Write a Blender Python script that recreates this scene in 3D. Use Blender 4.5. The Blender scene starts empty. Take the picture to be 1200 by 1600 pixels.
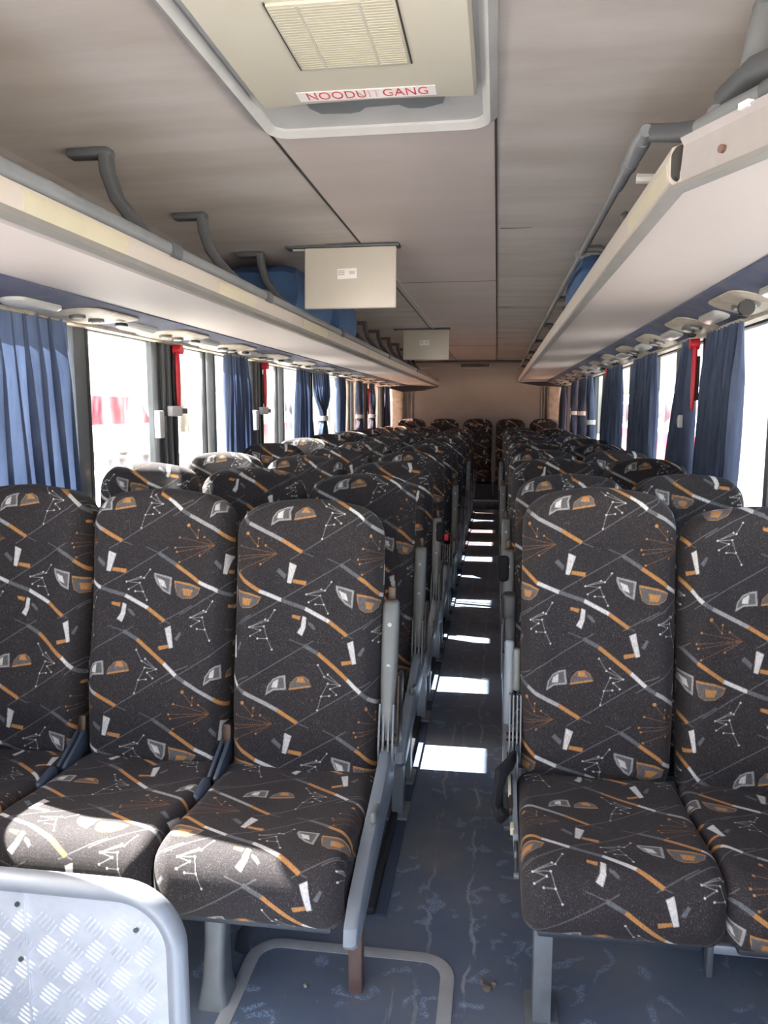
import bpy, bmesh, math, random
import numpy as np
from mathutils import Vector, Matrix
random.seed(7)
R = math.radians
SC = bpy.context.scene
COL = SC.collection

# ---------------------------------------------------------------- camera
cam_d = bpy.data.cameras.new('camera'); cam = bpy.data.objects.new('camera', cam_d); COL.objects.link(cam)
cam.location = (0, 0, 1.4)
cam.rotation_euler = (R(90 - 7.6), 0, R(8.3))
cam_d.sensor_fit = 'VERTICAL'; cam_d.sensor_height = 32.0; cam_d.lens = 24.0      # 1200 px focal length on 1600 px
cam_d.clip_start = 0.02; cam_d.clip_end = 400
SC.camera = cam
# ---------------------------------------------------------------- world, sun, exposure
world = bpy.data.worlds.new('world'); SC.world = world; world.use_nodes = True
wn = world.node_tree.nodes; wl = world.node_tree.links
bg = wn['Background']; sky = wn.new('ShaderNodeTexSky')
sky.sky_type = 'NISHITA'; sky.sun_disc = False; sky.sun_elevation = R(45.5); sky.sun_rotation = R(270)
sky.altitude = 200; sky.air_density = 1.0; sky.dust_density = 3.5; sky.ozone_density = 1.0
wl.new(sky.outputs[0], bg.inputs[0]); bg.inputs[1].default_value = 0.66
SUN_S = -0.21                                     # sideways drift of the sunbeam per metre across the bus
sd = bpy.data.lights.new('sun', 'SUN'); sd.energy = 58; sd.angle = R(0.53); sd.color = (1, .96, .9)
sun = bpy.data.objects.new('sun', sd); COL.objects.link(sun)
sdir = Vector((1, SUN_S, -1.03))
sun.rotation_euler = sdir.to_track_quat('-Z', 'Y').to_euler(); sun.location = (-20, 5, 20)
SC.view_settings.view_transform = 'Standard'; SC.view_settings.look = 'None'
SC.view_settings.exposure = 0.35; SC.view_settings.gamma = 1; SC.view_settings.use_curve_mapping = False

# ---------------------------------------------------------------- materials
def srgb(r, g, b):
    f = lambda c: (c / 255 / 12.92) if c / 255 <= .04045 else ((c / 255 + .055) / 1.055) ** 2.4
    return (f(r), f(g), f(b), 1)
class NT:
    def __init__(s, name):
        s.m = bpy.data.materials.new(name); s.m.use_nodes = True
        s.t = s.m.node_tree; s.N = s.t.nodes; s.L = s.t.links
        s.b = s.N['Principled BSDF']; s.out = s.N['Material Output']
    def n(s, t, **k):
        o = s.N.new(t)
        for a, v in k.items(): setattr(o, a, v)
        return o
    def lk(s, a, b): s.L.new(a, b)
    def mix(s, fac, a, b, mode='MIX'):
        o = s.n('ShaderNodeMix', data_type='RGBA', blend_type=mode)
        for i, v in ((0, fac), (6, a), (7, b)):
            if hasattr(v, 'links'): s.lk(v, o.inputs[i])
            else: o.inputs[i].default_value = v
        return o.outputs[2]
    def coord(s, scale=(1, 1, 1), kind='Object'):
        tc = s.n('ShaderNodeTexCoord'); mp = s.n('ShaderNodeMapping'); s.lk(tc.outputs[kind], mp.inputs[0])
        mp.inputs['Scale'].default_value = scale; return mp.outputs[0]
    def noise(s, vec, scale, detail=4, rough=.6):
        o = s.n('ShaderNodeTexNoise'); s.lk(vec, o.inputs['Vector'])
        o.inputs['Scale'].default_value = scale; o.inputs['Detail'].default_value = detail; o.inputs['Roughness'].default_value = rough
        return o.outputs['Fac']
    def ramp(s, fac, stops):
        o = s.n('ShaderNodeValToRGB'); s.lk(fac, o.inputs[0]); e = o.color_ramp.elements
        e[0].position, e[0].color = stops[0][0], stops[0][1]; e[1].position, e[1].color = stops[-1][0], stops[-1][1]
        for p, c in stops[1:-1]:
            q = e.new(p); q.color = c
        return o.outputs[0]
    def bump(s, h, strength=.3, dist=.002):
        o = s.n('ShaderNodeBump'); s.lk(h, o.inputs['Height']); o.inputs['Strength'].default_value = strength; o.inputs['Distance'].default_value = dist
        s.lk(o.outputs[0], s.b.inputs['Normal'])
BK = (0, 0, 0, 1); WH = (1, 1, 1, 1)
def plain(name, col, rough=.5, metal=0, dirt=.25, dscale=6, spec=.5, stretch=(1, 1, 1), bump=0, dirtcol=None):
    k = NT(name); v = k.coord(stretch)
    f = k.ramp(k.noise(v, dscale, 6), [(.35, BK), (.75, WH)])
    dc = dirtcol or tuple(c * .55 for c in col[:3]) + (1,)
    mu = k.n('ShaderNodeMath', operation='MULTIPLY'); k.lk(f, mu.inputs[0]); mu.inputs[1].default_value = dirt
    k.lk(k.mix(mu.outputs[0], col, dc), k.b.inputs['Base Color'])
    k.b.inputs['Roughness'].default_value = rough; k.b.inputs['Metallic'].default_value = metal
    k.b.inputs['Specular IOR Level'].default_value = spec
    if bump: k.bump(k.noise(v, dscale * 12, 3), bump, .001)
    return k.m
M = {}
M['ceiling'] = plain('ceiling_laminate', srgb(198, 190, 186), .55, dirt=.6, dscale=2.2, stretch=(.5, 2.0, 1), dirtcol=srgb(142, 130, 120))
M['ceiling_mid'] = plain('ceiling_laminate_clean', srgb(205, 192, 188), .5, dirt=.3, dscale=2.0, stretch=(.5, 2, 1), dirtcol=srgb(166, 150, 140))
M['seam'] = plain('seam_rubber', srgb(62, 56, 54), .7)
M['rack_white'] = plain('rack_panel', srgb(184, 175, 173), .62, dirt=.35, dscale=1.6, stretch=(1, .5, 1), dirtcol=srgb(160, 146, 138))
M['rack_lip'] = plain('rack_lip_plastic', srgb(188, 179, 173), .45, dirt=.5, dscale=3, stretch=(1, .4, 1), dirtcol=srgb(168, 154, 140))
M['rack_cream'] = plain('rack_lip_patch', srgb(194, 186, 164), .4, dirt=.3)
M['grey_rail'] = plain('grey_rail_plastic', srgb(118, 120, 124), .42, dirt=.5, dscale=8)
M['edge'] = plain('rack_edge_plastic', srgb(140, 137, 134), .45, dirt=.4, dscale=7)
M['grey_trim'] = plain('pale_grey_trim', srgb(188, 187, 186), .4, dirt=.35, dscale=7, dirtcol=srgb(150, 146, 140))
M['dark_rail'] = plain('dark_rail_plastic', srgb(84, 86, 90), .5, dirt=.4, dscale=8)
M['hatch'] = plain('hatch_cover_plastic', srgb(188, 183, 170), .45, dirt=.35, dscale=5, dirtcol=srgb(176, 164, 138))
M['sticker'] = plain('sticker_paper', srgb(238, 232, 230), .4, dirt=.1)
M['red_ink'] = plain('red_ink', srgb(200, 40, 56), .5, dirt=.6, dscale=40, dirtcol=srgb(226, 150, 152))
M['pale_ink'] = plain('faded_red_ink', srgb(228, 190, 190), .5, dirt=.3)
M['grey_ink'] = plain('grey_ink', srgb(150, 148, 146), .5)
M['monitor'] = plain('monitor_plastic', srgb(196, 189, 178), .45, dirt=.25, dscale=4)
M['wall'] = plain('wall_laminate', srgb(160, 154, 150), .5, dirt=.3, dscale=3)
M['wall_low'] = plain('wall_carpet', srgb(72, 82, 104), .9, dirt=.4, dscale=9)
M['post'] = plain('window_post', srgb(92, 96, 100), .45, dirt=.35, dscale=6)
M['post_dark'] = plain('window_rubber', srgb(44, 45, 48), .6)
M['ivory'] = plain('ivory_plastic', srgb(186, 178, 166), .5, dirt=.85, dscale=14, dirtcol=srgb(140, 122, 96))
M['channel'] = plain('bare_channel_metal', srgb(160, 153, 151), .45, .1, dirt=.5, dscale=6)
M['lens'] = plain('lens_plastic', srgb(184, 183, 180), .3, dirt=.2)
M['black'] = plain('black_plastic', srgb(30, 30, 33), .5, dirt=.2)
M['strap'] = plain('black_webbing', srgb(22, 22, 26), .85, bump=.3)
M['red'] = plain('red_plastic', srgb(204, 34, 54), .35, dirt=.15)
M['red_buckle'] = plain('red_button', srgb(190, 20, 40), .4)
M['shell'] = plain('seat_shell', srgb(58, 62, 70), .45, dirt=.3)
M['arm_grey'] = plain('armrest_plastic', srgb(116, 117, 114), .38, dirt=.5, dscale=14, dirtcol=srgb(92, 90, 86))
M['cover_grey'] = plain('seat_side_plastic', srgb(128, 134, 142), .36, dirt=.45, dscale=12, dirtcol=srgb(104, 106, 108))
M['steel'] = plain('worn_steel', srgb(116, 118, 122), .45, .6, dirt=.5, dscale=20)
M['leg_grey'] = plain('leg_paint', srgb(132, 138, 144), .45, .2, dirt=.5, dscale=10, dirtcol=srgb(96, 88, 82))
M['rust'] = plain('rusty_tube', srgb(122, 100, 92), .7, .1, dirt=.7, dscale=18, dirtcol=srgb(96, 54, 44))
M['tube_blue'] = plain('blue_grey_bracket', srgb(66, 74, 88), .35, dirt=.3)
M['trim_metal'] = plain('floor_trim_metal', srgb(196, 198, 202), .4, .3, dirt=.5, dscale=12)
M['padded'] = plain('padded_rim', srgb(168, 172, 178), .42, .25, dirt=.35, dscale=9)
M['tie'] = plain('tie_plastic', srgb(206, 206, 208), .4)
M['mech'] = plain('oily_mechanism', srgb(62, 60, 60), .4, .6, dirt=.7, dscale=30, dirtcol=srgb(112, 76, 44))
M['bus_white'] = plain('vehicle_white_paint', srgb(232, 232, 232), .3, dirt=.1)
M['bus_red'] = plain('vehicle_red_paint', srgb(176, 36, 52), .3, dirt=.1)
M['tyre'] = plain('tyre_rubber', srgb(30, 30, 32), .8)
M['dark_glass'] = plain('vehicle_window', srgb(70, 50, 60), .1, dirt=.1)
M['maroon_glass'] = plain('vehicle_maroon_window', srgb(128, 66, 80), .15, dirt=.2)
M['yellow'] = plain('yellow_stripe', srgb(240, 190, 60), .5)
M['dirt'] = plain('dry_dirt', srgb(120, 108, 98), .9)
M['vent_dark'] = plain('vent_hollow', srgb(52, 48, 46), .7)
def m_ground():
    k = NT('yard_concrete'); v = k.coord()
    k.lk(k.ramp(k.noise(v, .6, 6), [(.3, srgb(176, 170, 160)), (.75, srgb(200, 194, 184))]), k.b.inputs['Base Color']); k.b.inputs['Roughness'].default_value = .9
    return k.m
M['ground'] = m_ground()
def m_leaf():
    k = NT('far_foliage'); v = k.coord()
    k.lk(k.ramp(k.noise(v, 2, 6), [(.3, srgb(60, 72, 50)), (.75, srgb(110, 118, 90))]), k.b.inputs['Base Color']); k.b.inputs['Roughness'].default_value = .95
    return k.m
M['leaf'] = m_leaf()
def m_floor():
    k = NT('blue_vinyl_floor'); v = k.coord()
    base = k.ramp(k.noise(v, 3.0, 6), [(.3, srgb(90, 105, 130)), (.52, srgb(108, 117, 134)), (.75, srgb(128, 128, 131))])
    # short curved pale flecks: arcs of rings around scattered points, broken up by a fine stipple
    w = k.n('ShaderNodeTexVoronoi', feature='F1'); nz = k.n('ShaderNodeTexNoise'); k.lk(v, nz.inputs['Vector']); nz.inputs['Scale'].default_value = 9
    va = k.n('ShaderNodeVectorMath', operation='MULTIPLY_ADD'); k.lk(nz.outputs['Color'], va.inputs[0]); va.inputs[1].default_value = (.12, .12, 0); k.lk(v, va.inputs[2])
    k.lk(va.outputs[0], w.inputs['Vector']); w.inputs['Scale'].default_value = 8.5; w.inputs['Randomness'].default_value = 1
    a = k.ramp(w.outputs['Distance'], [(.30, BK), (.34, WH), (.42, WH), (.47, BK)])
    b = k.ramp(k.noise(v, 15, 1), [(.50, BK), (.56, WH)])
    c = k.ramp(k.noise(v, 230, 1), [(.44, BK), (.54, WH)])
    f = k.mix(1, k.mix(1, a, b, 'MULTIPLY'), c, 'MULTIPLY')
    f2 = k.mix(1, f, (.8, .8, .8, 1), 'MULTIPLY')
    col = k.mix(f2, base, srgb(150, 172, 204))
    # worn scuffs running down the aisle
    v2 = k.coord((11, .8, 1)); s = k.ramp(k.noise(v2, 3.4, 5, .7), [(.64, BK), (.70, WH)])
    s2 = k.mix(1, s, (.35, .35, .35, 1), 'MULTIPLY')
    col = k.mix(s2, col, srgb(186, 186, 188))
    # pale scratch lines wandering along the aisle
    sx = k.n('ShaderNodeSeparateXYZ'); k.lk(v, sx.inputs[0])
    def math_(op, a, b=None):
        o = k.n('ShaderNodeMath', operation=op)
        for i, q in enumerate((a, b)):
            if q is None: continue
            if hasattr(q, 'links'): k.lk(q, o.inputs[i])
            else: o.inputs[i].default_value = q
        return o.outputs[0]
    wob = math_('MULTIPLY', math_('SUBTRACT', k.noise(k.coord((.05, 1, 1)), 4.5, 5), .5), .10)
    brk = k.ramp(k.noise(k.coord((3, 1, 1)), 7, 4), [(.42, BK), (.56, WH)])
    for x0, wd_, st in ((-.045, .0042, .5), (-.165, .005, .32)):
        d = math_('ABSOLUTE', math_('SUBTRACT', math_('ADD', sx.outputs[0], wob), x0))
        ln = math_('MULTIPLY', math_('MULTIPLY', math_('LESS_THAN', d, wd_), brk), st)
        col = k.mix(ln, col, srgb(186, 188, 192))
    k.lk(col, k.b.inputs['Base Color'])
    rg = k.ramp(k.noise(v, 5, 4), [(.3, (.28, .28, .28, 1)), (.8, (.5, .5, .5, 1))]); k.lk(rg, k.b.inputs['Roughness'])
    k.bump(k.noise(v, 60, 3), .12, .002)
    return k.m
M['floor'] = m_floor()
def m_curtain():
    k = NT('blue_curtain_cloth'); v = k.coord((1, 1, .15))
    c = k.ramp(k.noise(v, 30, 3), [(.3, srgb(76, 84, 106)), (.7, srgb(94, 104, 128))])
    d = k.n('ShaderNodeBsdfDiffuse'); t = k.n('ShaderNodeBsdfTranslucent'); mx = k.n('ShaderNodeMixShader'); mx.inputs[0].default_value = .15
    k.lk(c, d.inputs[0]); k.lk(k.mix(1, c, (.85, .96, 1.1, 1), 'MULTIPLY'), t.inputs[0])
    k.lk(d.outputs[0], mx.inputs[1]); k.lk(t.outputs[0], mx.inputs[2]); k.lk(mx.outputs[0], k.out.inputs[0])
    return k.m
M['curtain'] = m_curtain()
M['blue_cloth'] = plain('blue_pad_cloth', srgb(58, 88, 130), .8, dirt=.4, dscale=5)
M['valance'] = plain('valance_blue_cloth', srgb(74, 80, 108), .85, dirt=.8, dscale=9, dirtcol=srgb(104, 102, 108), bump=.3)
def m_glass(name, tint, haze):
    k = NT(name)
    tr = k.n('ShaderNodeBsdfTransparent'); tr.inputs[0].default_value = tint
    gl = k.n('ShaderNodeBsdfGlossy'); gl.inputs[0].default_value = (1, 1, 1, 1); gl.inputs['Roughness'].default_value = .03
    df = k.n('ShaderNodeBsdfTranslucent'); df.inputs[0].default_value = (.9, .9, .9, 1)
    v = k.coord((1, 1, .2)); f = k.ramp(k.noise(v, 9, 5), [(.45, BK), (.8, WH)])
    mu = k.n('ShaderNodeMath', operation='MULTIPLY'); k.lk(f, mu.inputs[0]); mu.inputs[1].default_value = haze
    m1 = k.n('ShaderNodeMixShader'); k.lk(mu.outputs[0], m1.inputs[0]); k.lk(tr.outputs[0], m1.inputs[1]); k.lk(df.outputs[0], m1.inputs[2])
    m2 = k.n('ShaderNodeMixShader'); m2.inputs[0].default_value = .05; k.lk(m1.outputs[0], m2.inputs[1]); k.lk(gl.outputs[0], m2.inputs[2])
    k.lk(m2.outputs[0], k.out.inputs[0]); return k.m
M['glass'] = m_glass('dusty_window_glass', (.95, .97, .97, 1), .11)
M['glass_tint'] = m_glass('bronze_window_glass', (.82, .68, .61, 1), .06)
def m_plate():
    k = NT('checker_plate_aluminium'); k.b.inputs['Metallic'].default_value = .35; k.b.inputs['Roughness'].default_value = .4
    v = k.coord(); f = k.ramp(k.noise(v, 12, 5), [(.4, BK), (.8, WH)])
    k.lk(k.mix(f, srgb(236, 237, 240), srgb(212, 214, 220)), k.b.inputs['Base Color']); return k.m
M['plate'] = m_plate()
def m_fabric():
    k = NT('patterned_seat_fabric')
    at = k.n('ShaderNodeAttribute', attribute_name='weave', attribute_type='GEOMETRY')
    v = k.coord((1, 1, .45)); sp = k.noise(v, 520, 1, .5)
    s = k.ramp(sp, [(.60, BK), (.68, WH)])
    patch = k.ramp(k.noise(k.coord(), 14, 3), [(.35, (.10,) * 3 + (1,)), (.7, (.34,) * 3 + (1,))])
    col = k.mix(k.mix(1, s, patch, 'MULTIPLY'), at.outputs['Color'], srgb(150, 138, 130))
    dark = k.ramp(k.noise(v, 300, 2), [(.3, (.72,) * 3 + (1,)), (.7, (1.15,) * 3 + (1,))])
    col = k.mix(1, col, dark, 'MULTIPLY')
    k.lk(col, k.b.inputs['Base Color']); k.b.inputs['Roughness'].default_value = .88
    k.b.inputs['Specular IOR Level'].default_value = .25
    k.b.inputs['Sheen Weight'].default_value = .10; k.b.inputs['Sheen Roughness'].default_value = .45; k.b.inputs['Sheen Tint'].default_value = srgb(190, 180, 172)
    k.bump(k.noise(v, 420, 2), .25, .001); return k.m
M['fabric'] = m_fabric()

# ---------------------------------------------------------------- geometry helpers
class MB:
    def __init__(s): s.v = []; s.f = []; s.mi = []; s.mats = []; s.cur = 0
    def mat(s, name):
        if name not in s.mats: s.mats.append(name)
        s.cur = s.mats.index(name); return s
    def add(s, vs, fs):
        b = len(s.v); s.v += [tuple(p) for p in vs]; s.f += [tuple(i + b for i in q) for q in fs]; s.mi += [s.cur] * len(fs); return s
    def bm(s, bm, mtx=None):
        if mtx is not None: bmesh.ops.transform(bm, matrix=mtx, verts=bm.verts)
        bm.verts.index_update(); s.add([v.co[:] for v in bm.verts], [[v.index for v in f.verts] for f in bm.faces]); bm.free(); return s
    def box(s, c, d, rot=(0, 0, 0), bev=0, seg=2):
        bm = bmesh.new(); bmesh.ops.create_cube(bm, size=1); bmesh.ops.scale(bm, vec=d, verts=bm.verts)
        if bev: bmesh.ops.bevel(bm, geom=bm.edges[:], offset=min(bev, min(d) * .49), segments=seg, affect='EDGES', profile=.5)
        e = Matrix.Translation(c) @ Matrix.Rotation(rot[2], 4, 'Z') @ Matrix.Rotation(rot[1], 4, 'Y') @ Matrix.Rotation(rot[0], 4, 'X')
        return s.bm(bm, e)
    def tube(s, path, r, seg=12, sc=(1, 1)):
        P = [Vector(p) for p in path]; rs = r if isinstance(r, (list, tuple)) else [r] * len(P); vs = []; n = len(P); up = None
        for i in range(n):
            d = (P[min(i + 1, n - 1)] - P[max(i - 1, 0)]).normalized()
            a = d.cross(Vector((0, 0, 1)) if abs(d.z) < .95 else Vector((0, 1, 0))).normalized() if up is None else (up - d * up.dot(d)).normalized()
            up = a; b = d.cross(a)
            for j in range(seg):
                t = 2 * math.pi * j / seg; vs.append(P[i] + a * math.cos(t) * rs[i] * sc[0] + b * math.sin(t) * rs[i] * sc[1])
        fs = [(i * seg + j, i * seg + (j + 1) % seg, (i + 1) * seg + (j + 1) % seg, (i + 1) * seg + j) for i in range(n - 1) for j in range(seg)]
        fs += [tuple(range(seg - 1, -1, -1)), tuple(range((n - 1) * seg, n * seg))]
        return s.add(vs, fs)
    def loft(s, rings, closed=True, caps=True):
        n = len(rings[0]); vs = [p for r in rings for p in r]; k = n if closed else n - 1
        fs = [(i * n + j, i * n + (j + 1) % n, (i + 1) * n + (j + 1) % n, (i + 1) * n + j) for i in range(len(rings) - 1) for j in range(k)]
        if caps: fs += [tuple(range(n - 1, -1, -1)), tuple(range((len(rings) - 1) * n, len(rings) * n))]
        return s.add(vs, fs)
    def prism(s, poly, axis, a, b, off=(0, 0, 0)):
        # poly: 2d points; axis: 'x' -> (y,z), 'y' -> (x,z), 'z' -> (x,y)
        def P(p, t):
            q = {'x': (t, p[0], p[1]), 'y': (p[0], t, p[1]), 'z': (p[0], p[1], t)}[axis]; return (q[0] + off[0], q[1] + off[1], q[2] + off[2])
        return s.loft([[P(p, a) for p in poly], [P(p, b) for p in poly]])
    def build(s, name, mat=None, parent=None, smooth=True, loc=(0, 0, 0)):
        me = bpy.data.meshes.new(name); me.from_pydata(s.v, [], s.f)
        for m in (s.mats or [mat]): me.materials.append(M[m])
        if s.mats: me.polygons.foreach_set('material_index', s.mi)
        bm = bmesh.new(); bm.from_mesh(me); bmesh.ops.recalc_face_normals(bm, faces=bm.faces); bm.to_mesh(me); bm.free()
        if smooth:
            me.polygons.foreach_set('use_smooth', [True] * len(me.polygons))
            me.set_sharp_from_angle(angle=R(38))
        o = bpy.data.objects.new(name, me); COL.objects.link(o); o.parent = parent; o.location = loc; return o
def tag(o, label=None, cat=None, group=None, kind=None):
    if label: o['label'] = label
    if cat: o['category'] = cat
    if group: o['group'] = group
    if kind: o['kind'] = kind
    return o
def empty(name, loc, rz=0):
    o = bpy.data.objects.new(name, None); COL.objects.link(o); o.location = loc; o.rotation_euler[2] = rz; o.empty_display_size = .05; return o
def copy_tree(o, parent=None):
    c = o.copy(); COL.objects.link(c); c.parent = parent
    for ch in list(o.children): copy_tree(ch, c)
    return c
def rrect(w, h, r, n=6, cx=0, cy=0):
    pts = []
    for (sx, sy, a0) in ((1, 1, 0), (-1, 1, 90), (-1, -1, 180), (1, -1, 270)):
        for i in range(n + 1):
            a = R(a0 + 90 * i / n); pts.append((cx + sx * (w / 2 - r) + r * math.cos(a), cy + sy * (h / 2 - r) + r * math.sin(a)))
    return pts
def frame_rr(mb, x0, x1, y0, y1, r, wd, z0, z1, n=8):
    # rounded rectangular ring lying in the xy plane
    cx, cy, w, h = (x0 + x1) / 2, (y0 + y1) / 2, x1 - x0, y1 - y0
    o = rrect(w, h, r, n, cx, cy); m_ = rrect(w - wd, h - wd, max(r - wd / 2, .01), n, cx, cy); i = rrect(w - 2 * wd, h - 2 * wd, max(r - wd, .005), n, cx, cy)
    rings = [[(x, y, z0) for x, y in o], [(x, y, z1 * .7 + z0 * .3) for x, y in o], [(x, y, z1) for x, y in m_], [(x, y, z1 * .7 + z0 * .3) for x, y in i], [(x, y, z0) for x, y in i]]
    return mb.loft(rings, caps=False)
NUM = ['first', 'second', 'third', 'fourth', 'fifth', 'sixth', 'seventh', 'eighth', 'ninth', 'tenth', 'eleventh', 'twelfth']
ORD = ['front', 'second', 'third', 'fourth', 'fifth', 'sixth', 'seventh', 'eighth', 'ninth', 'tenth', 'eleventh', 'rear']

# ================================================================= THE SETTING
XL, XR, YB, YF, ZC = -1.63, .95, 11.9, -1.6, 2.135
SILL, WTOP = .97, 1.735
# floor
mb = MB().mat('floor'); mb.box(((XL + XR) / 2, (YB + YF) / 2, -.04), (XR - XL + .1, YB - YF, .08))
tag(mb.build('floor', smooth=False), kind='structure')
mb = MB().mat('floor'); mb.box(((XL + XR) / 2, 11.4, .065), (XR - XL, .98, .13), bev=.01); mb.mat('trim_metal').box(((XL + XR) / 2, 10.905, .122), (XR - XL - .02, .012, .022))
tag(mb.build('trim_1'), kind='structure')                                     # raised step under the rear row
mb = MB().mat('post_dark').box((-.325, 6.4, .012), (.026, 8.9, .024), bev=.006)
mb.mat('wall_low').box((-.295, 6.4, .004), (.03, 8.9, .008))
tag(mb.build('trim_2'), kind='structure')                                     # edging strip along the aisle
# walls: below the windows, above the windows
for side, X, sgn in (('left', XL, -1), ('right', XR, 1)):
    mb = MB().mat('wall_low').box((X + sgn * .04, (YB + YF) / 2, SILL / 2), (.08, YB - YF, SILL))
    mb.mat('ivory').box((X - sgn * .004, (YB + YF) / 2, SILL - .02), (.05, YB - YF, .04), bev=.008)
    mb.mat('wall').box((X + sgn * .04, (YB + YF) / 2, (WTOP + ZC + .1) / 2), (.08, YB - YF, ZC + .1 - WTOP))
    tag(mb.build('wall_' + side), kind='structure')
# rear wall with corner trims and a vent slot
mb = MB().mat('wall').box(((XL + XR) / 2, YB + .04, ZC / 2), (XR - XL + .16, .08, ZC + .1))
for x, w in ((-1.52, .2), (.84, .2)):
    mb.mat('ivory').box((x, YB - .05, 1.45), (w, .12, 1.3), bev=.04, seg=4)
for x in (-1.36, -1.3, .70, .66): mb.mat('grey_trim').box((x, YB - .012, 1.45), (.012, .03, 1.3), bev=.004)
mb.mat('wall').box((-.3, YB - .06, 2.06), (XR - XL - .1, .14, .1), bev=.03, seg=4)
tag(mb.build('wall_back'), kind='structure')
# ceiling
mb = MB().mat('ceiling')
prof = [(XL - .05, ZC - .05), (XL + .25, ZC - .01), (-.62, ZC), (-.62, ZC + .06), (XL - .05, ZC + .06)]
mb.prism(prof, 'y', YF, YB)
mb.prism([(-.017, ZC), (XR - .25, ZC - .01), (XR + .05, ZC - .05), (XR + .05, ZC + .06), (-.017, ZC + .06)], 'y', YF, YB)
mb.mat('ceiling_mid'); mb.box((-.3185, (YB + 2.09) / 2, ZC + .03), (.603, YB - 2.09, .06)); mb.box((-.3185, (.92 + YF) / 2, ZC + .03), (.603, .92 - YF, .06))
tag(mb.build('ceiling', smooth=False), kind='structure')
mb = MB().mat('seam')
mb.box((-.617, (YB + 2.05) / 2, ZC), (.007, YB - 2.05, .006)); mb.box((-.017, (YB + YF) / 2, ZC), (.007, YB - YF, .008))
for y in (3.3, 5.75, 8.2, 10.6):
    mb.box((.33, y, ZC), (.66, .006, .004))
    mb.box((-1.03, y + .18, ZC), (.8, .006, .004))
mb.mat('grey_trim').box((-.585, 5.9, ZC - .003), (.02, 4.5, .008)); mb.mat('seam')
mb.box((-.32, 4.6, ZC), (.6, .003, .003)); mb.box((-.32, 9.1, ZC), (.6, .006, .004))
tag(mb.build('trim_3', smooth=False), kind='structure')
# windows: pillars, thin posts, panes
PILL = [.72, 2.18 - .03, 3.63, 5.09, 6.55, 8.0, 9.46, 10.92]
POST = [1.45, 2.86, 4.31, 5.77, 7.22, 8.68, 10.14, 11.5]
tn = 4
for side, X, sgn in (('left', XL, -1), ('right', XR, 1)):
    for y in PILL:
        if side == 'left' and y < 3: continue
        if side == 'right' and y < 3: continue
        mb = MB().mat('post'); zc, hh = (SILL + WTOP) / 2, WTOP - SILL
        mb.box((X + sgn * .012, y, zc), (.03, .22, hh))
        for dy in (-.1, -.035, .035, .1): mb.mat('post_dark' if abs(dy) > .05 else 'post').box((X - sgn * .012, y + dy, zc), (.03, .03, hh), bev=.007)
        tag(mb.build('trim_%d' % tn), kind='structure'); tn += 1
    edges = sorted([YF + .1] + [y for y in PILL if y > 3] + POST + [YB - .1])
    for a, b in zip(edges[:-1], edges[1:]):
        a2 = a + (.11 if a in PILL else .025); b2 = b - (.11 if b in PILL else .025)
        w = empty('window_%d' % (edges.index(a) + 1 + (0 if side == 'left' else 20)), (X + sgn * .03, (a + b) / 2, SILL)); tag(w, kind='structure')
        tint = 'glass_tint' if a > 7.5 else 'glass'
        zc, hh = (WTOP - SILL) / 2, WTOP - SILL
        MB().mat(tint).box((0, 0, zc), (.005, b2 - a2, hh)).build('pane', parent=w, smooth=False)
        fr = MB().mat('post_dark')
        for s2, e in ((-1, a2), (1, b2)): fr.box((0, s2 * (b2 - a2) / 2, zc), (.03, .018, hh), bev=.004)
        fr.box((0, 0, .012), (.035, b2 - a2, .024), bev=.005); fr.box((0, 0, hh - .008), (.035, b2 - a2, .02), bev=.005)
        fr.build('window_frame', parent=w)
    for y in POST:
        pw = .10 if (y == 2.86 and side == 'left') else .045
        mb = MB().mat('post').box((X + sgn * .012, y, (SILL + WTOP) / 2), (.05, pw, WTOP - SILL), bev=.01)
        if pw > .05: mb.mat('post_dark').box((X + sgn * .012, y + .045, (SILL + WTOP) / 2), (.055, .02, WTOP - SILL))
        tag(mb.build('trim_%d' % tn), kind='structure'); tn += 1
# ================================================================= FABRIC PATTERN
G1, G2, G3 = srgb(100, 100, 103)[:3], srgb(158, 154, 152)[:3], srgb(206, 201, 197)[:3]
OR, ORD_, TH = srgb(182, 128, 76)[:3], srgb(132, 92, 58)[:3], srgb(96, 94, 96)[:3]
SH = srgb(96, 93, 92)[:3]
PATH, LINE, POLY, DOT = [], [], [], []
def stripe(*seg):                                    # (x,y,colour) runs
    for (x0, y0, c), (x1, y1, _) in zip(seg[:-1], seg[1:]): PATH.append((x0, y0, x1, y1, 9.8, c))
stripe((120, 238, G1), (175, 268, G2), (355, 352, OR), (460, 410, None)); LINE.append((460, 410, 522, 432, 2.6, TH))
stripe((98, 530, OR), (235, 618, G3), (350, 662, G1), (482, 702, G3), (610, 764, OR), (708, 830, None)); LINE.append((708, 830, 742, 842, 2.6, TH))
LINE.append((598, 440, 672, 470, 2.6, TH)); stripe((670, 470, G1), (768, 530, None))
LINE.append((400, 862, 482, 890, 2.6, TH)); stripe((480, 890, G1), (560, 930, OR), (722, 1050, G3), (792, 1108, None))
for l in ((400, 450, 760, 225), (130, 790, 720, 440), (680, 845, 860, 742), (80, 1140, 530, 865), (760, 225, 860, 185)): LINE.append(l + (2.8, TH))
POLY += [([(395, 465), (432, 480), (402, 575), (381, 570)], G3), ([(322, 512), (338, 496), (376, 530), (368, 552)], G1), ([(414, 552), (486, 560), (482, 582), (410, 570)], OR)]
POLY += [([(468, 740), (488, 748), (484, 800), (468, 842), (441, 826), (460, 795)], G3), ([(411, 735), (457, 742), (452, 762), (411, 750)], OR), ([(498, 768), (520, 778), (539, 800), (533, 812), (498, 782)], G1)]
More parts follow.
